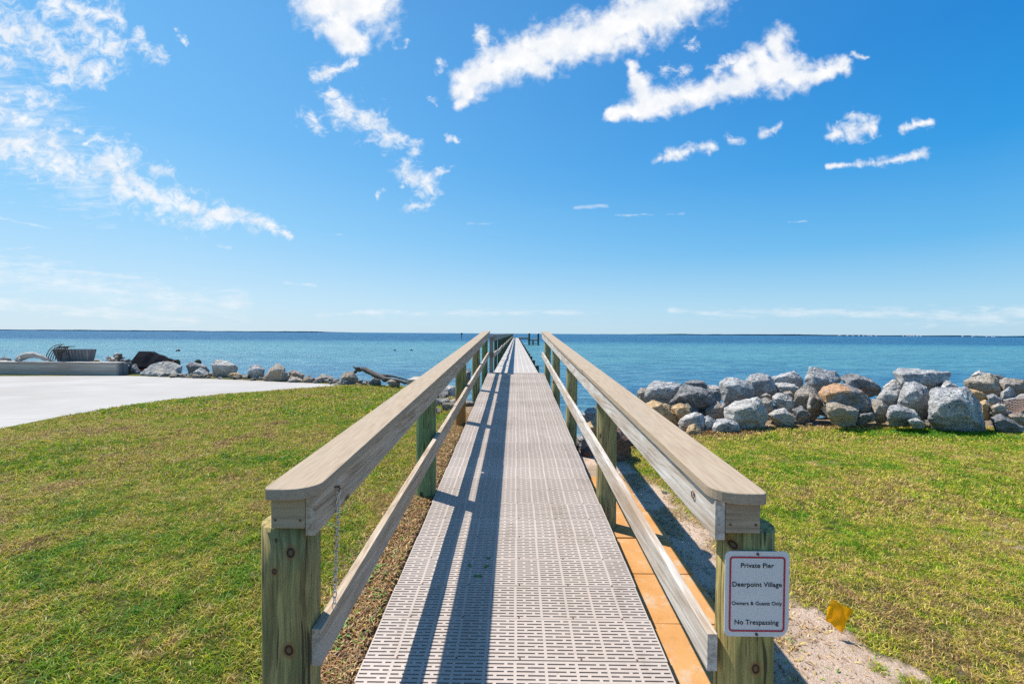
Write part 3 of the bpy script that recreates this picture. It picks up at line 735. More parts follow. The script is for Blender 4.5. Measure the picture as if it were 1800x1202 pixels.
# ------------------------------------------------------------------ paving slabs
sy = [2.24, 2.84, 3.445, 4.05, 4.66, 5.27, 5.87, 6.45]
slab_lab = ['orange concrete paving slab nearest the camera, cut by the bottom of the picture', 'orange paving slab behind the near right post, its far corner beside the sign',
 'orange paving slab in the middle of the row beside the near mid rail', 'orange paving slab crossed by the broad shadow of a post', 'orange paving slab at the foot of the second right post',
 'orange paving slab partly buried by sand behind the second right post', 'far paving slab almost buried in pale sand', 'farthest paving slab by the reddish rocks']
for i in range(7):
    y0, y1 = sy[i]-.6 if i == 0 else sy[i-1], (sy[0] if i == 0 else sy[i])
    x0 = .80+jit(.012)+(.06 if i == 0 else 0); x1 = x0+.585
    mb = MB().box(-.2925, .2925, -.298, .298, 0, .06)
    o = link('paving_slab', mb.mesh('paving_slab', bevel=.006), M['slab']); o.location = ((x0+x1)/2, (y0+y1)/2, -.02+jit(.004)-(.02 if i > 4 else 0)); o.rotation_euler = (jit(.008), jit(.01), jit(.02))
    tag(o, slab_lab[i], 'paving slab', 'orange paving slabs along the right side of the boardwalk')

# ------------------------------------------------------------------ marker flag
fp = Pz(1474, 1108, 0.0); fl = empty('marker_flag', (fp.x, fp.y, .0))
tag(fl, 'small crumpled orange-yellow marker flag in the bare patch of the right lawn', 'flag')
wpart('wire', MB().tube([(fp.x-.02, fp.y+.03, -.06), (fp.x-.03, fp.y+.02, .02), tuple(P(1466, 1070, fp.y+.02))], .0016, 6), M['rust'], fl)
nx, nz = 16, 16; mb = MB(); q4 = [P(1451, 1089, fp.y-.06), P(1480, 1111, fp.y-.10), P(1501, 1072, fp.y-.09), P(1462, 1053, fp.y-.05)]
for a in range(nx+1):
    for b_ in range(nz+1):
        s_, t_ = a/nx, b_/nz
        v_ = q4[0].lerp(q4[1], s_).lerp(q4[3].lerp(q4[2], s_), t_); w3_ = math.sin(math.pi*s_)**.5
        v_ += Vector((.004*math.sin(t_*9), .014*mnoise.noise(Vector((s_*2.6, t_*2.2, 4.)))+.007*math.sin(s_*6+t_*2), .006*mnoise.noise(Vector((s_*4, t_*4, 9.)))))
        mb.v.append(tuple(v_))
for a in range(nx):
    for b_ in range(nz): i0 = a*(nz+1)+b_; mb.f.append((i0, i0+nz+1, i0+nz+2, i0+1))
wpart('pennant', mb, M['flag'], fl, smooth=True)

# leaves on the deck
for i, (u, v, lab) in enumerate([(840, 1013, 'largest green leaf lying on the deck in the rail shadow'), (855, 996, 'green leaf on the deck beyond the largest leaf, right of the other two'), (826, 994, 'green leaf on the deck left of the broad shadow edge'), (858, 981, 'small green leaf on the deck farthest up the boardwalk')]):
    r_ = ray(u, v); t_ = (ZR0-CAMZ)/(r_.z-SLOPE*r_.y); c0 = Vector((0, 0, CAMZ))+r_*t_
    mb = MB(); n = 9; L_ = .028-.003*i
    for k in range(n):
        x = -L_+2*L_*k/(n-1); w_ = .012*math.sin(math.pi*k/(n-1))**.8+.0005
        mb.v += [(x, -w_, .004+.004*math.sin(k)), (x, 0, .001), (x, w_, .005)]
    for k in range(n-1): a = k*3; mb.f += [(a, a+3, a+4, a+1), (a+1, a+4, a+5, a+2)]
    o = link('leaf', mb.mesh('leaf', True), M['leaf']); o.location = c0+Vector((0, 0, .001)); o.rotation_euler = (.05, 0, i*.9)
    tag(o, lab, 'leaf', 'green leaves fallen on the deck')

# ------------------------------------------------------------------ far pier
pier = empty('pier', (0, RAMP_Y1, ZP))
tag(pier, 'long narrow wooden pier running out over the water with a handrail on its left side', 'pier')
PEND = 110.
npan = 32; pl = (PEND-RAMP_Y1)/npan; dm = None
for k in range(npan):
    y0 = RAMP_Y1+.004+k*pl
    if dm is None:
        mb = MB().box(-.6135, .6135, 0, pl-.006, -.03, 0); dm = mb.mesh('deck_section', bevel=.003)
    o = link('deck_section', dm, M['deck'], pier); o.location = (XC, y0-RAMP_Y1, jit(.003))
mb = MB()
for x in (-.5, .52): mb.box(x-.03, x+.03, RAMP_Y1, PEND, ZP-.031-.18, ZP-.031)
wpart('stringer', mb, M['dim_board'], pier)
span = 3.05; ypl = [12.42]+[15.12+span*i for i in range(32)]
pm = None
for i, y in enumerate(ypl):
    if y > PEND: break
    mb = MB(); s_ = .052
    mb.box(-.665-s_, -.665+s_, y-s_, y+s_, -1.6, ZP+1.0-.02)
    o = wpart('rail_post', mb, M['post_dark'] if i else M['dim_board'], pier)
    if i:
        o = wpart('pile', MB().tube([(.70, y, -1.6), (.70, y, ZP-.0)], .085, 12), M['post_dark'], pier)
        wpart('cross_beam', MB().box(-.72, .78, y+.055, y+.125, ZP-.36, ZP-.215), M['dim_board'], pier)
rs_ = random.Random(4)
for nm, h0, h1, xa, xb in (('top_rail', .86, 1.0, -.612, -.574), ('mid_rail', .405, .53, -.612, -.578)):
    for i in range(16):
        ya, yb = 12.33+i*6.1, 12.33+(i+1)*6.1-.01; k = 0; mb = MB(); ns = 4
        for t in range(ns+1):
            y = ya+(yb-ya)*t/ns; dz_ = (.025*math.sin(y*1.03+.6)+rs_.uniform(-.006, .006)) if nm == 'mid_rail' else .004*math.sin(y)
            mb.v += [(x, y, ZP+h+dz_) for x, h in ((xa, h0), (xb, h0), (xb, h1), (xa, h1))]
        for t in range(ns):
            a = t*4
            for j in range(4): mb.f.append((a+j, a+(j+1) % 4, a+4+(j+1) % 4, a+4+j))
        mb.f += [(3, 2, 1, 0), (ns*4, ns*4+1, ns*4+2, ns*4+3)]
        wpart(nm, mb, M['board'] if nm == 'mid_rail' else M['dim_board'], pier)
for i in range(16):
    ya, yb = 12.39+i*6.1, 12.39+(i+1)*6.1-.01
    wpart('rail_cap', MB().box(-.735, -.575, ya, yb, ZP+1.004, ZP+1.036), M['dim_board'], pier)
# platform at the pier head
hd = empty('pier_head_platform', (2.5, 108., ZP-.2))
tag(hd, 'low boat platform on piles to the right of the far end of the pier', 'platform')
wpart('upper_deck', MB().box(.65, 3.2, 106.5, 109.9, ZP-.28, ZP+.12), M['dim_board'], hd)
wpart('lower_deck', MB().box(3.2, 5.3, 106.5, 109.9, ZP-.62, ZP-.30), M['dim_board'], hd)
for x, zt in ((3.15, 1.95), (5.3, 1.9)):
    p_ = wpart('pile', MB().tube([(x, 106.4, -2), (x, 106.4, zt)], .22, 12), M['post_dark'], hd)
    wpart('pile_cap', MB().tube([(x, 106.4, zt), (x, 106.4, zt+.22)], [.27, .08], 12), M['sign'], hd)
for x in (.9, 4.2): wpart('pile', MB().tube([(x, 109.7, -2), (x, 109.7, ZP-.3)], .18, 10), M['post_dark'], hd)
wpart('cross_brace', MB().box(3.0, 5.4, 106.1, 106.18, -.55, -.35), M['dim_board'], hd)

# ------------------------------------------------------------------ rocks
def ground_at(x, y): return float(ground_z(np.array([x]), np.array([y]))[0])
def rock(poly, d, material, label, seed, ox, oy, sc_, group, thick=.42, down=.22, name='boulder', grow=1.07):
    rs = random.Random(seed)
    px = [(ox+a/sc_, oy+b_/sc_) for a, b_ in poly]
    us = [a for a, _ in px]; vs = [b_ for _, b_ in px]
    w_ = (max(us)-min(us))*d/F; h_ = (max(vs)-min(vs))*d/F; t = thick*(w_+h_)/2+.03
    cu, cv = sum(us)/len(us), sum(vs)/len(vs); px = [(cu+(u-cu)*grow, cv+(v-cv)*grow) for u, v in px]; us = [a for a, _ in px]; vs = [b_ for _, b_ in px]; v0, v1 = min(vs), max(vs); hv = max(v1-v0, 1)
    pts = []
    for (u, v) in px:
        f = (v-v0)/hv; pts.append(P(u, v, d+t*(.42-.6*f)+rs.uniform(-.04, .04)*t))
    fu, fv = rs.uniform(-.15, .15), rs.uniform(.0, .22)       # one broad broken face, its top edge a ridge
    tilt = rs.uniform(-.35, .35)
    for (a_, b_) in ((-.62, -.28), (.02, -.55), (.6, -.25), (.62, .5), (-.58, .55)):
        if rs.random() < .12: continue
        a_ = (a_+fu+rs.uniform(-.12, .12))*.8; b_ = (b_+fv*.6+rs.uniform(-.12, .12))*.8
        pts.append(P(cu+a_*(max(us)-min(us))/2, cv+b_*hv/2, d-t*(.60-.02*b_+tilt*a_)))
    for (a_, b_) in ((-.5, -.5), (.5, -.4), (.55, .5), (-.55, .5)):
        pts.append(P(cu+a_*(max(us)-min(us))/2, cv+b_*hv/2, d+t*rs.uniform(.7, 1.)))
    c0 = P(cu, cv, d)
    for (u, v) in px:                         # buried foot
        if (v-v0)/hv > .55:
            q_ = P(cu+(u-cu)*.85, v, d+t*.25); q_.z -= down*max(h_, .2)+.05; pts.append(q_)
    bm = bmesh.new()
    for q_ in pts: bm.verts.new(q_-c0)
    res = bmesh.ops.convex_hull(bm, input=bm.verts)
    bmesh.ops.delete(bm, geom=[v for v in bm.verts if not v.link_faces], context='VERTS')
    sz = (w_+h_)/2
    bmesh.ops.dissolve_limit(bm, angle_limit=R(17), verts=bm.verts, edges=bm.edges)
    bmesh.ops.bevel(bm, geom=[e for e in bm.edges], offset=min(.02, sz*.028), segments=1, affect='EDGES', clamp_overlap=True)
    bmesh.ops.triangulate(bm, faces=bm.faces)
    for it in range(3):
        tgt = sz*(.35, .18, .09)[it]
        es = [e for e in bm.edges if e.calc_length() > tgt]
        if es: bmesh.ops.subdivide_edges(bm, edges=es, cuts=1, use_grid_fill=False); bmesh.ops.triangulate(bm, faces=bm.faces)
    bm.normal_update(); off = Vector((seed*1.7, seed*.9, 0))
    for v in bm.verts:
        n1 = mnoise.fractal(v.co*(2.6/max(sz, .15))+off, 1., 2., 4); n2 = mnoise.noise(v.co*30+off)
        v.co += v.normal*((abs(n1)*1.4-.35)*sz*.05+n2*.006)
    me = bpy.data.meshes.new(name); bmesh.ops.recalc_face_normals(bm, faces=bm.faces); bm.to_mesh(me); bm.free()
    o = link(name, me, material); o.location = c0
    return tag(o, label, 'rock', group)
GR = 'rocks of the sea wall right of the boardwalk'; GL = 'rocks along the shore on the left'
A = [
 ([(195,340),(230,300),(285,300),(300,360),(260,420),(215,400)],10.6,'brown','small mossy grey rock at the left end of the right rock wall'),
 ([(280,300),(350,235),(500,240),(585,265),(550,330),(470,440),(330,430),(260,390)],10.3,'r_grey','large grey boulder with a flat orange-stained top at the left end'),
 ([(575,290),(620,272),(880,335),(905,400),(885,450),(700,458),(465,445),(500,400)],9.9,'r_dark','broad dark charcoal slab boulder leaning below the orange-topped boulder'),
 ([(600,250),(680,232),(760,240),(795,280),(790,310),(620,290)],10.7,'r_dark','dark rounded rock peeping over the broad charcoal slab'),
 ([(800,280),(850,275),(910,300),(915,370),(880,350),(805,310)],10.8,'r_pale','small pale pinkish rock behind the end of the charcoal slab'),
 ([(905,250),(950,215),(1040,212),(1130,250),(1190,310),(1185,375),(1000,420),(940,440),(915,340)],10.2,'r_grey','big grey boulder with light top and dark front left of the speckled pair'),
 ([(1130,240),(1170,190),(1230,172),(1320,190),(1370,270),(1385,330),(1290,350),(1190,350),(1190,300)],10.6,'r_grey','speckled grey boulder with a domed top touching the water line'),
 ([(1330,220),(1440,180),(1540,155),(1590,200),(1615,250),(1570,300),(1440,260),(1340,250)],11.2,'r_grey','long low grey boulder with a dark right end behind the wall'),
 ([(1350,260),(1440,255),(1540,270),(1580,310),(1540,350),(1400,345)],10.7,'r_pale','flat light grey rock under the long low boulder'),
 ([(265,440),(330,408),(400,430),(440,470),(520,540),(545,610),(430,560),(320,500)],9.3,'r_tan','crumbly orange sandstone rock beside the right handrail'),
 ([(485,470),(540,435),(600,440),(660,510),(650,540),(560,590),(520,520)],9.3,'r_tan','angular tan sandstone block under the charcoal slab'),
 ([(545,600),(600,540),(700,508),(760,530),(790,600),(740,650),(620,660),(560,640)],8.9,'r_pale','light grey rounded rock between the tan sandstone rocks'),
 ([(610,680),(640,620),(690,605),(750,680),(740,720),(660,730),(620,710)],8.5,'r_tan','small yellow-tan rock lowest on the lawn edge near the handrail'),
 ([(770,550),(810,540),(870,580),(850,640),(800,680),(770,640)],8.95,'r_grey','small upright blue-grey rock beside the light rounded rock'),
 ([(840,640),(880,570),(940,558),(1050,600),(1075,650),(1000,690),(850,685)],8.8,'r_grey','low grey rock with a dark pitted front on the lawn edge'),
 ([(945,470),(1050,410),(1210,388),(1240,400),(1310,520),(1290,590),(1170,610),(1080,625),(960,560)],9.1,'r_pale','large pale blue-grey boulder with a dark hollow in its front'),
 ([(780,480),(880,420),(950,440),(940,540),(860,570),(780,520)],9.7,'r_brown','shaded brown rock wedged below the end of the charcoal slab'),
 ([(1240,400),(1290,380),(1350,410),(1360,490),(1310,515),(1270,470)],9.6,'r_brown','small brown-grey rock right of the pale boulder with the hollow'),
 ([(1355,370),(1390,345),(1470,345),(1540,410),(1530,460),(1480,490),(1400,440),(1355,400)],9.8,'r_pale','pale cream rock left of the big brownish boulder'),
 ([(1310,530),(1380,485),(1450,470),(1550,560),(1530,590),(1400,580)],9.25,'r_pale','whitish wedge rock lying on the lawn edge under the cream rock'),
 ([(1540,360),(1580,310),(1640,265),(1700,300),(1780,390),(1760,440),(1700,515),(1620,500),(1540,430)],9.8,'r_brown','big brownish granite boulder narrowing upwards'),
 ([(1630,230),(1670,118),(1720,125),(1800,145),(1880,165),(1935,215),(1925,250),(1800,290),(1740,320),(1645,280)],10.6,'r_grey','tall speckled grey boulder with a sharp peak'),
 ([(1520,480),(1600,455),(1680,540),(1670,560),(1560,555)],9.5,'r_dark','small dark rock in the shade under the brownish boulder'),
 ([(1440,335),(1500,325),(1535,370),(1500,380)],9.95,'r_brown','tiny brown rock above the cream rock'),
 ([(1250,370),(1300,345),(1340,370),(1330,395)],10.0,'r_brown','tiny dark brown rock below the domed speckled boulder'),
]
B = [
 ([(45,350),(90,290),(180,258),(270,265),(400,320),(470,400),(515,490),(400,515),(280,430),(110,410)],9.5,'r_patch','grey boulder with a broad orange face, leaning over a beige rock'),
 ([(235,220),(270,185),(360,178),(450,220),(560,280),(580,315),(480,330),(390,300),(290,260)],10.4,'r_dark','dark ridged boulder behind the orange-faced boulder'),
 ([(-50,310),(10,345),(85,410),(60,470),(-5,520),(-60,470)],9.65,'r_brown','brown-grey rock left of the orange-faced boulder'),
 ([(110,430),(180,420),(300,460),(385,490),(370,560),(260,578),(180,555),(115,510)],9.0,'r_beige','smooth beige rock beneath the orange-faced boulder'),
 ([(395,520),(500,510),(525,550),(390,572)],9.1,'r_dark','flat dark rock on the lawn edge right of the beige rock'),
 ([(500,400),(580,405),(640,470),(620,540),(540,560),(500,480)],9.4,'r_beige','pinkish tan rock with dry weeds in front'),
 ([(540,390),(600,310),(690,262),(750,290),(720,400),(680,450),(600,440)],9.6,'r_pale','smooth pale cream boulder left of the round grey boulder'),
 ([(690,170),(740,128),(900,140),(1150,165),(1160,190),(1120,250),(1000,320),(880,270),(740,270)],10.4,'r_grey','broad flat-topped grey boulder crowning the middle of the wall'),
 ([(590,300),(680,225),(760,250),(760,300),(640,320)],10.5,'r_pale','light slanting rock against the left of the flat-topped boulder'),
 ([(740,330),(790,260),(860,245),(960,290),(1000,380),(990,480),(910,505),(800,450),(720,430)],9.4,'r_grey','round blue-grey boulder in front of the flat-topped boulder'),
 ([(625,520),(660,450),(730,438),(860,500),(910,550),(800,580),(640,570)],9.0,'r_grey','low grey rock with a beige flank under the round boulder'),
 ([(800,572),(870,555),(960,605),(850,602)],8.8,'r_pale','thin pale stone at the lawn edge left of the huge boulder'),
 ([(1000,345),(1060,300),(1310,295),(1350,360),(1430,450),(1455,590),(1465,640),(1250,605),(1100,612),(990,550),(1040,480)],8.9,'r_grey','huge speckled grey boulder, the largest, standing on the lawn edge'),
 ([(1080,290),(1140,235),(1220,275),(1250,305),(1100,310)],10.2,'r_grey','grey rock showing over the top of the huge boulder'),
 ([(1290,240),(1350,210),(1510,175),(1570,220),(1610,310),(1600,350),(1480,345),(1300,285)],10.2,'r_beige','beige cracked boulder right of the huge boulder, high in the wall'),
 ([(1345,200),(1420,150),(1480,180),(1460,200),(1360,215)],10.7,'r_pale','white rock tip behind the beige cracked boulder'),
 ([(1500,182),(1600,192),(1640,220),(1570,230)],10.8,'r_dark','thin dark rock behind the beige cracked boulder'),
 ([(1570,240),(1650,212),(1800,235),(1850,330),(1740,350),(1620,300)],10.2,'r_brown','broad brown-grey boulder at the right edge of the picture'),
 ([(1600,340),(1680,290),(1720,330),(1690,390),(1610,400)],9.8,'r_grey','small square grey rock below the broad boulder at the right edge'),
 ([(1480,365),(1540,350),(1610,400),(1560,440),(1510,440)],9.7,'r_grey','small blue-grey rock left of the wire netting'),
 ([(1310,300),(1400,330),(1480,380),(1440,410),(1380,370)],9.8,'r_tan','rusty tan rock tucked behind the huge boulder'),
 ([(1515,460),(1580,430),(1650,450),(1640,520),(1530,520)],9.3,'r_beige','yellowish beige rock left of the wire netting, above the dark rock'),
 ([(1520,560),(1580,525),(1680,560),(1790,640),(1780,670),(1600,645),(1540,605)],8.9,'r_dark','dark grey rock at the lawn edge in the right corner of the wall'),
 ([(1640,510),(1760,520),(1860,600),(1800,640),(1700,575)],9.25,'r_beige','beige rock under the wire netting'),
 ([(1420,420),(1470,400),(1510,440),(1505,520),(1450,520)],9.4,'r_tan','small rusty-brown rock right of the huge boulder'),
 ([(1620,400),(1720,370),(1850,350),(1850,480),(1660,440)],9.7,'r_grey','grey rock behind the wire netting'),
]
for i, (po, d, mm, lab) in enumerate(A):
    rock(po, d, M['r_brown'] if mm == 'brown' else M[mm], lab, 10+i, 1080, 620, 4.865, GR)
for i, (po, d, mm, lab) in enumerate(B): rock(po, d, M[mm], lab, 60+i, 1430, 620, 4.865, GR)
# rocks seen between the posts by the boardwalk (full-picture pixels)
Cc = [
 ([(1062,775),(1072,752),(1090,750),(1108,772),(1110,800),(1095,815),(1068,810)],6.7,'r_red','reddish brown rock at the end of the paving slabs'),
 ([(1030,745),(1050,735),(1068,748),(1060,770),(1035,768)],7.7,'r_tan','orange-brown rock seen between the second and third right posts'),
 ([(1024,728),(1035,716),(1050,722),(1052,742),(1030,745)],8.6,'r_grey','pale grey rock between the right posts nearest the water'),
 ([(1036,722),(1048,712),(1056,716),(1058,735),(1044,735)],8.9,'r_dark','dark rock leaning behind the pale rock between the right posts'),
 ([(1012,768),(1030,762),(1040,775),(1035,800),(1018,795)],7.3,'r_grey','blue-grey rock against the deck by the third right post'),
 ([(1020,790),(1035,785),(1045,798),(1040,812),(1024,808)],6.9,'r_red','small red-brown rock against the right deck edge'),
 ([(1085,735),(1100,722),(1125,730),(1135,750),(1120,765),(1090,758)],7.6,'r_beige','beige rock under the right handrail above the red rock'),
 ([(1110,760),(1135,752),(1160,775),(1150,795),(1120,785)],7.3,'r_brown','brown rock half hidden by the right handrail'),
 ([(770,690),(785,676),(800,680),(803,700),(780,708)],10.6,'r_pale','white-grey rock between the left posts at the water'),
 ([(785,708),(800,700),(808,712),(800,724),(786,722)],9.4,'r_grey','grey rock behind the third left post'),
 ([(820,735),(832,728),(842,735),(838,750),(822,750)],8.0,'r_brown','small brown rock against the left deck edge'),
 ([(815,655),(822,648),(828,652),(826,668),(815,668)],12.0,'r_dark','dark rock showing behind the fourth left post'),
]
for i, (po, d, mm, lab) in enumerate(Cc): rock(po, d, M[mm], lab, 120+i, 0, 0, 1., 'rocks beside the boardwalk posts', down=.6)
Lk = [
 (1,[(880,350),(940,300),(1030,268),(1110,275),(1155,300),(1150,345),(1060,370),(960,372)],15.6,'r_pale','large sloping pale grey boulder right of the covered watercraft'),
 (1,[(800,298),(860,285),(890,330),(850,352),(805,352)],16.2,'r_dark','dark triangular rock against the end of the timber wall'),
 (1,[(1175,290),(1200,272),(1300,290),(1330,330),(1310,350),(1190,340)],15.8,'r_dark','dark blue-grey rock behind the small pointed rock'),
 (1,[(1215,345),(1270,305),(1320,350),(1300,365)],15.3,'r_grey','small pointed grey rock in front of the dark blue-grey rock'),
 (1,[(1335,290),(1370,255),(1440,265),(1510,300),(1500,335),(1420,352),(1345,345)],15.2,'r_pale','speckled pale boulder in the middle of the left shore'),
 (1,[(1560,340),(1590,290),(1640,290),(1680,320),(1660,370),(1600,380)],14.7,'r_grey','upright grey rock between the speckled boulder and the knobbly one'),
 (2,[(225,240),(270,170),(320,130),(360,160),(385,210),(350,258),(270,255)],14.2,'r_beige','tall knobbly pale rock, the highest right of the concrete'),
 (2,[(385,190),(420,180),(490,210),(470,240),(390,225)],14.6,'r_brown','dark brown rock right of the tall knobbly rock'),
 (2,[(370,262),(400,215),(460,240),(500,270),(440,278)],13.9,'r_beige','low tan rock in front of the dark brown one'),
 (2,[(470,250),(510,205),(540,240),(540,275),(490,277)],13.8,'r_brown','small brown-grey rock at the edge of the concrete pad'),
 (2,[(550,240),(600,205),(650,215),(700,250),(650,272),(560,260)],13.8,'r_brown','wide brown and grey rock left of the round one'),
 (2,[(710,265),(720,215),(750,190),(800,190),(830,235),(790,264),(740,277)],13.3,'r_brown','round brown-grey rock under the tip of the driftwood branch'),
 (2,[(0,215),(20,200),(60,195),(105,218),(60,240)],14.8,'r_tan','low tan rock right of the speckled pale boulder'),
 (2,[(895,262),(930,220),(965,235),(975,268)],13.0,'r_dark','dark mossy rock under the driftwood branch'),
 (2,[(1005,255),(1040,238),(1095,262),(1050,280)],12.4,'r_brown','brown rock right of the mossy rock near the sawn beam'),
 (1,[(-20,262),(30,238),(75,255),(60,266)],17.2,'r_dark','dark rock behind the timber wall at the left edge of the picture'),
 (1,[(-60,275),(0,262),(60,268),(110,275),(60,282)],16.8,'r_pale','pale rock lying on the timber wall at the left edge'),
 (1,[(575,268),(600,255),(650,268),(640,276)],16.6,'r_pale','pale rock just right of the wooden tub'),
 (1,[(1085,372),(1110,350),(1160,345),(1180,372)],15.2,'r_grey','low grey rock right of the large sloping boulder'),
 (2,[(650,272),(690,262),(705,275),(670,282)],13.2,'r_beige','flat beige stone between the wide and the round brown rock'),
]
for i, (o_, po, d, mm, lab) in enumerate(Lk):
    rock(po, d, M[mm], lab, 160+i, *((0, 560, 3.6) if o_ == 1 else (400, 600, 3.6)), GL, down=.5, thick=.3, grow=1.)
# small stones filling the gaps and the toe of both banks
pebs = []
rs = random.Random(11)
def small_rock(size, seed, material):
    r2 = random.Random(seed); bm = bmesh.new()
    for k in range(14):
        v = Vector((r2.gauss(0, 1), r2.gauss(0, 1), r2.gauss(0, 1))).normalized(); bm.verts.new((v.x*size*r2.uniform(.8, 1.1), v.y*size*.8, v.z*size*.65))
    bmesh.ops.convex_hull(bm, input=bm.verts); bmesh.ops.delete(bm, geom=[v for v in bm.verts if not v.link_faces], context='VERTS')
    bmesh.ops.bevel(bm, geom=list(bm.edges), offset=size*.08, segments=1, affect='EDGES'); bmesh.ops.triangulate(bm, faces=bm.faces)
    bmesh.ops.subdivide_edges(bm, edges=[e for e in bm.edges if e.calc_length() > size*.3], cuts=1); bmesh.ops.triangulate(bm, faces=bm.faces); bm.normal_update()
    for v in bm.verts: v.co += v.normal*mnoise.noise(v.co*(3/size)+Vector((seed, 0, 0)))*size*.08
    me = bpy.data.meshes.new('stone'); bm.to_mesh(me); bm.free(); me.materials.append(material); return me
proto = [small_rock(1., 300+i, M[k]) for i, k in enumerate(('r_dark', 'r_brown', 'r_grey', 'r_beige', 'r_pale'))]
def stone(x, y, z, s, ki, lab, grp):
    o = bpy.data.objects.new('stone', proto[ki]); COL.objects.link(o); o.location = (x, y, z); o.scale = (s, s, s*.9)
    o.rotation_euler = (rs.uniform(-.4, .4), rs.uniform(-.4, .4), rs.uniform(0, 6.28)); tag(o, lab, 'stone', grp)
for i in range(130):                       # packed under and behind the right wall
    x = rs.uniform(2.6, 13.5); yo = (i % 3 != 0)*.35+rs.uniform(.45, 1.3); y = float(shore(x))+yo
    zt = -.12+.10*math.sin(x*2)-max(0, yo-1.3)*.35
    s_ = rs.uniform(.22, .36)
    stone(x, y, zt-s_*.5+rs.uniform(-.1, .05)+(.42 if yo > .85 else .05), s_, rs.choice([0, 0, 1, 2]), 'dark shaded stone packed in a gap of the right rock wall', 'stones filling the right rock wall')
for i in range(60):
    x = rs.uniform(3.3, 13.5); yo = rs.uniform(.0, .5); s_ = rs.uniform(.12, .24)
    stone(x, float(shore(x))+yo, -.05+rs.uniform(0, .15)-s_*.3, s_, rs.choice([0, 0, 1, 1, 2]), 'small stone wedged at the foot of the right rock wall', 'stones wedged at the foot of the right rock wall')
for i in range(46):
    x = rs.uniform(-14.5, -1.6); yo = rs.uniform(.2, 1.6); y = float(shore(x))+yo-.2; s_ = rs.uniform(.12, .26)
    stone(x, y, .28-yo*.28-s_*.2, s_, rs.choice([0, 1, 2, 3, 4]), 'small loose stone between the larger rocks of the left shore', 'small stones of the left shore')
for i in range(90):
    u = rs.uniform(240, 645); vv = 661+(u-285)*.042+rs.uniform(-4, 3); q_ = Pz(u, vv, .33); s_ = rs.uniform(.07, .2)
    stone(q_.x, q_.y+.2, .33+.25*s_, s_, rs.choice([1, 3, 4, 3, 2]), 'small stone strewn on the rim of the concrete pad', 'pebbles on the rim of the concrete pad')
for i in range(46):
    sd = rs.choice((-1, 1)); x = sd*rs.uniform(.95, 1.9) if sd < 0 else rs.uniform(.3, 3.0); y = rs.uniform(8.0, 11.5) if sd < 0 else rs.uniform(7.6, 10.5)
    s_ = rs.uniform(.1, .24); stone(x, y, ground_at(x, y)+s_*.2, s_, rs.choice([0, 1, 2, 3, 4]), 'stone on the bank under the boardwalk', 'stones on the bank under the boardwalk')
for i in range(26):
    x = rs.uniform(1.35, 2.6); y = rs.uniform(5.3, 7.8); s_ = rs.uniform(.015, .045)
    stone(x, y, ground_at(x, y)+s_*.2, s_, rs.choice([3, 4, 1]), 'small pale stone on the bare sand beside the paving', 'pebbles on the bare sand')

# ------------------------------------------------------------------ wire netting, right edge
nt = empty('wire_netting', tuple(P(1785, 730, 9.15))); tag(nt, 'rusty wire netting draped over the rocks at the right edge of the picture', 'netting')
mb = MB(); q_ = lambda s_, t_: P(1757+s_*78-t_*3, 734-s_*28+t_*(-20+s_*14)+t_*t_*(-14)+6*math.sin(s_*5), 9.12+t_*.35+.05*math.sin(s_*7))
for k in range(-8, 9):
    for sg_ in (-1, 1):
        ln_ = [(t/12, (k/8+sg_*t/12) if sg_ > 0 else (1+k/8-t/12)) for t in range(13)]; ln_ = [c_ for c_ in ln_ if -.001 <= c_[1] <= 1.001]
        if len(ln_) > 2: mb.tube([q_(a, c_) for a, c_ in ln_], .005, 4, False)
wpart('mesh_wires', mb, plain('pinkish_wire', (.42, .27, .21), .7), nt)

# ------------------------------------------------------------------ left shore objects
def beam(name, x0, x1, y0, y1, z0, z1, material, lab, cat, bev=.02):
    mb = MB(); nx_ = 24; 
    c0 = ((x0+x1)/2, (y0+y1)/2, z0)
    mb.box(x0, x1, y0, y1, z0, z1); me = mb.mesh(name, False, bev, c0); o = link(name, me, material); o.location = c0; return tag(o, lab, cat)
pa_ = P(205, 659, 15.5); pb_ = P(205, 638, 15.5)
tw = empty('timber_wall', (pa_.x-4, 15.7, pa_.z)); tag(tw, 'low weathered grey timber wall at the far edge of the concrete pad', 'retaining wall')
wpart('facing_board', MB().box(pa_.x-14, pa_.x, 15.5, 15.62, pa_.z-.1, pb_.z-.03), M['timber'], tw, bevel=.015)
wpart('end_board', MB().box(pa_.x-.1, pa_.x+.001, 15.625, 15.98, pa_.z-.1, pb_.z-.04), M['tub'], tw, bevel=.01)
wpart('coping_board', MB().box(pa_.x-14, pa_.x+.03, 15.48, 15.85, pb_.z-.028, pb_.z+.02), M['drift'], tw, bevel=.01)
# fill behind the wall
mb = MB().box(pa_.x-14, pa_.x-.11, 15.63, 15.97, -.6, pb_.z-.05); tag(link('fill_soil', mb.mesh('fill_soil'), M['ground']), kind='structure')
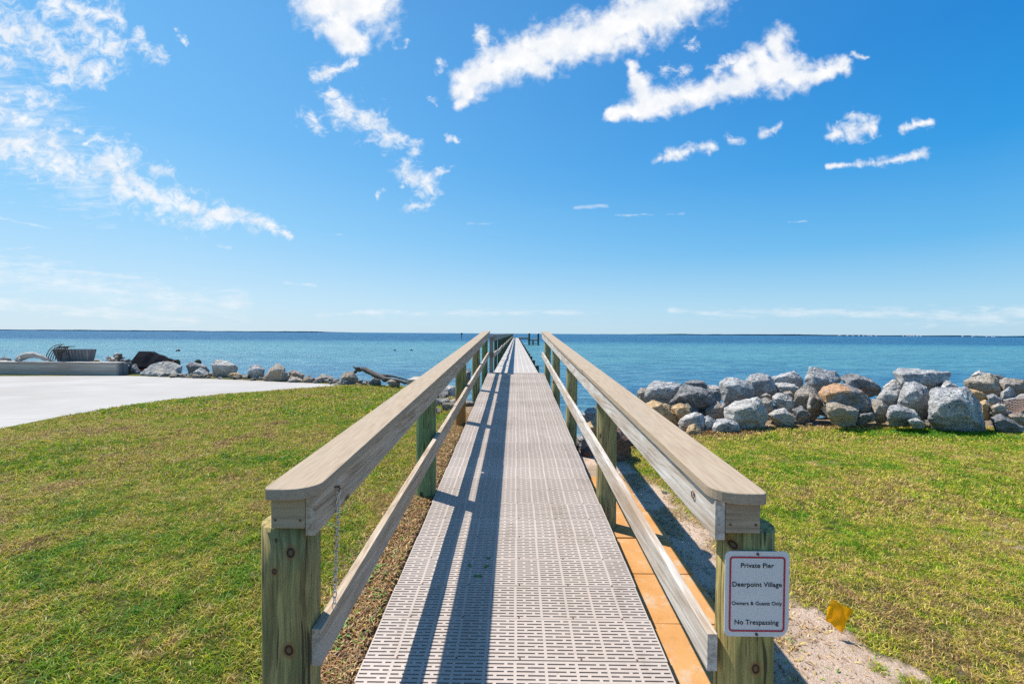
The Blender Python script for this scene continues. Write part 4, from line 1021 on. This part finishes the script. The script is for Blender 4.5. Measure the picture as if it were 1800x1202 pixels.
# tub
t0, t1, t2, t3 = P(104, 635, 16.0), P(157, 635, 16.0), P(160, 614, 16.0), P(96, 614, 16.0)
tb = empty('wooden_tub', ((t0.x+t1.x)/2, 16.3, t0.z)); tag(tb, 'grey wooden tub of upright staves standing on the timber wall', 'tub')
mb = MB(); dpt = .22; i_ = .04
A_ = [(t0.x,15.95,t0.z-.02),(t1.x,15.95,t0.z-.02),(t1.x,15.95+dpt,t0.z-.02),(t0.x,15.95+dpt,t0.z-.02)]
B_ = [(t3.x,15.9,t2.z),(t2.x,15.9,t2.z),(t2.x,16.0+dpt,t2.z),(t3.x,16.0+dpt,t2.z)]
C_ = [(t3.x+i_,15.9+i_,t2.z),(t2.x-i_,15.9+i_,t2.z),(t2.x-i_,16.0+dpt-i_,t2.z),(t3.x+i_,16.0+dpt-i_,t2.z)]
D_ = [(x, y, z-.12) for x, y, z in C_]
mb.add(A_+B_+C_+D_, [(3,2,1,0)]+[(j,(j+1)%4,4+(j+1)%4,4+j) for j in range(4)]+[(4+j,4+(j+1)%4,8+(j+1)%4,8+j) for j in range(4)]+[(8+j,8+(j+1)%4,12+(j+1)%4,12+j) for j in range(4)])
wpart('tub_body', mb, M['tub'], tb); wpart('soil', MB().add(D_, [(0,1,2,3)]), M['end'], tb)
for k in range(9):
    xx = t0.x+(t1.x-t0.x)*(k+.5)/9; wpart('batten', MB().box(xx-.008, xx+.008, 15.885, 15.9, t0.z, t2.z-.02), M['tub'], tb)
# vines / hose over the tub
vn_ = empty('dark_vines', tuple(P(95, 625, 15.8))); tag(vn_, 'dark bare vine stems arching over the left end of the tub', 'vines')
for k in range(9):
    u0 = 80+k*4.2; mb = MB(); pts = []
    for t in range(9):
        f = t/8; u = u0+(26-k*.8)*f*f+6*f; v = 633-24*math.sin(min(1, f*1.15)*math.pi/2)+ (0 if k else -4*f); pts.append(P(u if k < 7 else u0+10-8*f, v, 15.75+.02*k))
    mb.tube(pts, .014, 5); wpart('stem', mb, M['drift_dark'], vn_)
mb = MB(); mb.tube([P(96, 612, 15.75), P(103, 609, 15.7), P(111, 605, 15.65)], [.02, .018, .008], 5); wpart('stem', mb, M['drift_dark'], vn_)
# driftwood
def drift(lab, pts, rad, material, name='driftwood', wig=.02, brs=()):
    c0 = pts[0]; e = empty(name, tuple(c0)); tag(e, lab, 'driftwood')
    rs2 = random.Random(len(lab)); P_ = []
    Rd = []
    for i in range(len(pts)-1):
        for t in range(4):
            f = t/4; q_ = pts[i].lerp(pts[i+1], f)+Vector((rs2.uniform(-wig, wig), rs2.uniform(-wig, wig), rs2.uniform(-wig, wig))); P_.append(q_); Rd.append((rad[i]*(1-f)+rad[i+1]*f)*rs2.uniform(.85, 1.15))
    P_.append(pts[-1]); Rd.append(rad[-1])
    wpart('stem', MB().tube(P_, Rd, 10), material, e, smooth=True)
    for br, rr in brs: wpart('branch', MB().tube(br, rr, 7), material, e, smooth=True)
drift('bleached arched driftwood log on the timber wall left of the tub', [P(28, 634, 15.7), P(42, 626, 15.7), P(62, 623.5, 15.7), P(80, 631, 15.7), P(97, 636, 15.7)], [.05, .13, .10, .07, .02], M['drift'],
      brs=[([P(40, 627, 15.7), P(36, 632, 15.6), P(33, 636, 15.5)], [.09, .07, .03])])
drift('dark forked driftwood branch reaching from the brown rock to the sawn beam', [P(623, 654, 13.2), P(636, 648, 13.1), P(655, 657, 12.9), P(676, 666, 12.6), P(700, 669, 12.4), P(722, 674, 12.2)], [.05, .055, .085, .07, .05, .04], M['drift_dark'],
      brs=[([P(636, 648, 13.1), P(625, 647, 13.1), P(620, 643.5, 13.1)], [.05, .035, .012]), ([P(652, 656, 12.9), P(665, 660, 12.9), P(690, 661, 12.9), P(716, 668, 12.8)], [.05, .05, .03, .015]), ([P(636, 648, 13.1), P(640, 646, 13.1)], [.03, .01])])
dp = empty('driftwood_pile', tuple(P(210, 634, 16.4))); tag(dp, 'heap of tangled bleached driftwood right of the timber wall end', 'driftwood')
rs2 = random.Random(5)
for k in range(14):
    u, v = rs2.uniform(188, 222), rs2.uniform(624, 636); l_ = rs2.uniform(8, 20); a = rs2.uniform(-.5, .7)
    v = max(v, 623+abs(u-203)*.35)
    mb = MB().tube([P(u, v, 16.2+rs2.uniform(-.3, .3)), P(u+l_*.5, v+l_*.5*math.sin(a)-1, 16.2), P(u+l_*math.cos(a), v+l_*math.sin(a), 16.2+rs2.uniform(-.3, .3))], [.04, .07, .03], 7)
    wpart('stick', mb, M['drift'] if k % 3 else M['drift_dark'], dp, smooth=True)
# sawn beam
q_ = P(727, 672, 12.0)
beam('sawn_beam', P(717, 672, 12).x, P(740, 672, 12).x, 11.9, 12.7, P(717, 681, 12).z, P(717, 666, 12).z, M['timber'], 'short sawn timber beam end on the shore left of the handrail', 'beam')
# flat stones / step by the second left post
# covered watercraft
cw = empty('covered_watercraft', tuple(P(262, 645, 17.0))); tag(cw, 'small beached watercraft with orange hull under a black cover among the left rocks', 'watercraft')
def loft(secs, material, name, parent, n=12, pk=1.):
    mb = MB(); k = 0
    for (c0, hw, hh, zz) in secs:
        for j in range(n):
            a = 2*math.pi*j/n; mb.v.append((c0.x, c0.y+math.cos(a)*hw*(1+.12*math.sin(k*2.3+j)), c0.z+(abs(math.sin(a))**pk*hh if math.sin(a) > 0 else math.sin(a)*zz)))
    for i in range(len(secs)-1):
        for j in range(n): mb.f.append((i*n+j, i*n+(j+1) % n, (i+1)*n+(j+1) % n, (i+1)*n+j))
    mb.f += [tuple(range(n)), tuple(range((len(secs)-1)*n, len(secs)*n))]
    return wpart(name, mb, material, parent, smooth=False)
pr = [(235,643,636,.15),(240,643,626,.35),(245,643,619,.42),(248,643,616,.5),(262,643,616.5,.55),(268,643,617,.55),(276,643,621.5,.5),(285,642,624,.5),(293,642,628.5,.42),(302,641,631,.3),(308,640,634,.1)]
loft([(P(u, vb, 17.), hw, (vb-vt)*17/F, .15) for u, vb, vt, hw in pr], M['cover'], 'cover', cw, 14, 1.7)
pr = [(238,646,.2),(250,645,.42),(266,644,.5),(284,643,.46),(300,641,.25),(306,639,.08)]
loft([(P(u, v, 16.95), hw, .12, .18) for u, v, hw in pr], M['hull'], 'hull', cw)
# floats and stubs in the water
def float_(u, v, r, lab, cat, name, z=WATER_Z, d=None, material=M['black_rubber']):
    c0 = Pz(u, v, z) if d is None else P(u, v, d); mb = MB()
    mb.tube([(0, 0, -r*.7), (0, 0, -r*.2), (0, 0, r*.4), (0, 0, r*.8), (0, 0, r)], [r*.6, r, r*.9, r*.5, r*.1], 10)
    o = link(name, mb.mesh(name, True), material); o.location = c0; tag(o, lab, cat); return o
float_(313, 617, .28, 'dark float in the water beyond the pale sloping boulder', 'float', 'float')
float_(694, 616, .2, 'left dark float of the pair on open water left of the pier', 'float', 'float')
float_(723, 616, .22, 'right dark float of the pair on open water left of the pier', 'float', 'float')
for u, v, lab in ((311, 634, 'rounded dark pile stub right of the covered watercraft'), (348, 634, 'rounded dark pile stub behind the dark blue-grey rock')):
    c0 = P(u, v, 18.5); mb = MB().tube([(0, 0, -1.2), (0, 0, -.02), (0, 0, .05)], [.12, .12, .07], 12); o = link('pile_stub', mb.mesh('pile_stub'), M['post_dark']); o.location = c0; tag(o, lab, 'pile')
# channel marker
c0 = Pz(811.5, 595.2, WATER_Z); cmk = empty('channel_marker', tuple(c0)); tag(cmk, 'channel marker pole standing in the water far left of the pier', 'marker')
link('pole', MB().tube([(0, 0, -1), (0, 0, 2.6)], .16, 8).mesh('pole'), M['post_dark'], cmk); link('board', MB().box(-.4, .4, -.05, .05, 1.9, 2.8).mesh('board'), M['post_dark'], cmk)

# ------------------------------------------------------------------ far shore
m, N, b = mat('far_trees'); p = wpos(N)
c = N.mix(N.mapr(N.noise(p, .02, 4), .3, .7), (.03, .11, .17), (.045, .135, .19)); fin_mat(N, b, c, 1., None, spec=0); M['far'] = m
def far_band(u0, u1, dist, hmin, hmax, seed, lab, taper=False):
    xs = np.arange(P(u0, 590, dist).x, P(u1, 590, dist).x, 14.); mb = MB(); n = len(xs)
    hh = hmin+(hmax-hmin)*fbm(xs, xs*0+seed, .006, 5, seed)*(1+.25*(vn(xs, xs*0, .07, seed)-.5))
    if taper: hh = hh*np.clip((xs-xs[0])/600, .25, 1)*np.clip((xs[-1]-xs)/500, .2, 1)
    for x, h_ in zip(xs, hh): mb.v += [(x, dist, WATER_Z), (x, dist, WATER_Z+h_), (x, dist+120, WATER_Z+h_*.9), (x, dist+120, WATER_Z)]
    for i in range(n-1):
        a = i*4; mb.f += [(a, a+4, a+5, a+1), (a+1, a+5, a+6, a+2), (a+2, a+6, a+7, a+3)]
    o = link('far_wood', mb.mesh('far_wood'), M['far']); return tag(o, lab, 'far trees', kind='stuff')
far_band(-150, 640, 4500, 2, 13, 1, 'low dark wooded shore on the horizon at the left', True)
far_band(1060, 1990, 3600, 3, 13, 2, 'low dark wooded shore on the horizon at the right', True)
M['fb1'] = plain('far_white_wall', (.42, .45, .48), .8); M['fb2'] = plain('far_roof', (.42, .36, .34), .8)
rs = random.Random(2)
for i in range(26):
    u = rs.choice([rs.uniform(1475, 1620), rs.uniform(1475, 1620), rs.uniform(1680, 1760)]); c0 = P(u, 590, 3520)
    w_, h_ = rs.uniform(6, 16), rs.uniform(4, 9)
    e = empty('far_house', (c0.x, 3520, WATER_Z)); tag(e, 'tiny pale house on the far shore at the right horizon', 'house', 'houses on the far shore')
    link('wall', MB().box(-w_/2, w_/2, 0, 10, 0, h_).mesh('wall'), M['fb1'], e)
    mb = MB().add([(-w_/2-.5, -.5, h_), (w_/2+.5, -.5, h_), (w_/2+.5, 10.5, h_), (-w_/2-.5, 10.5, h_), (-w_/2, 5, h_+3.5), (w_/2, 5, h_+3.5)], [(0,1,5,4), (2,3,4,5), (0,4,3), (1,2,5), (0,3,2,1)])
    link('roof', mb.mesh('roof'), M['fb2'], e)
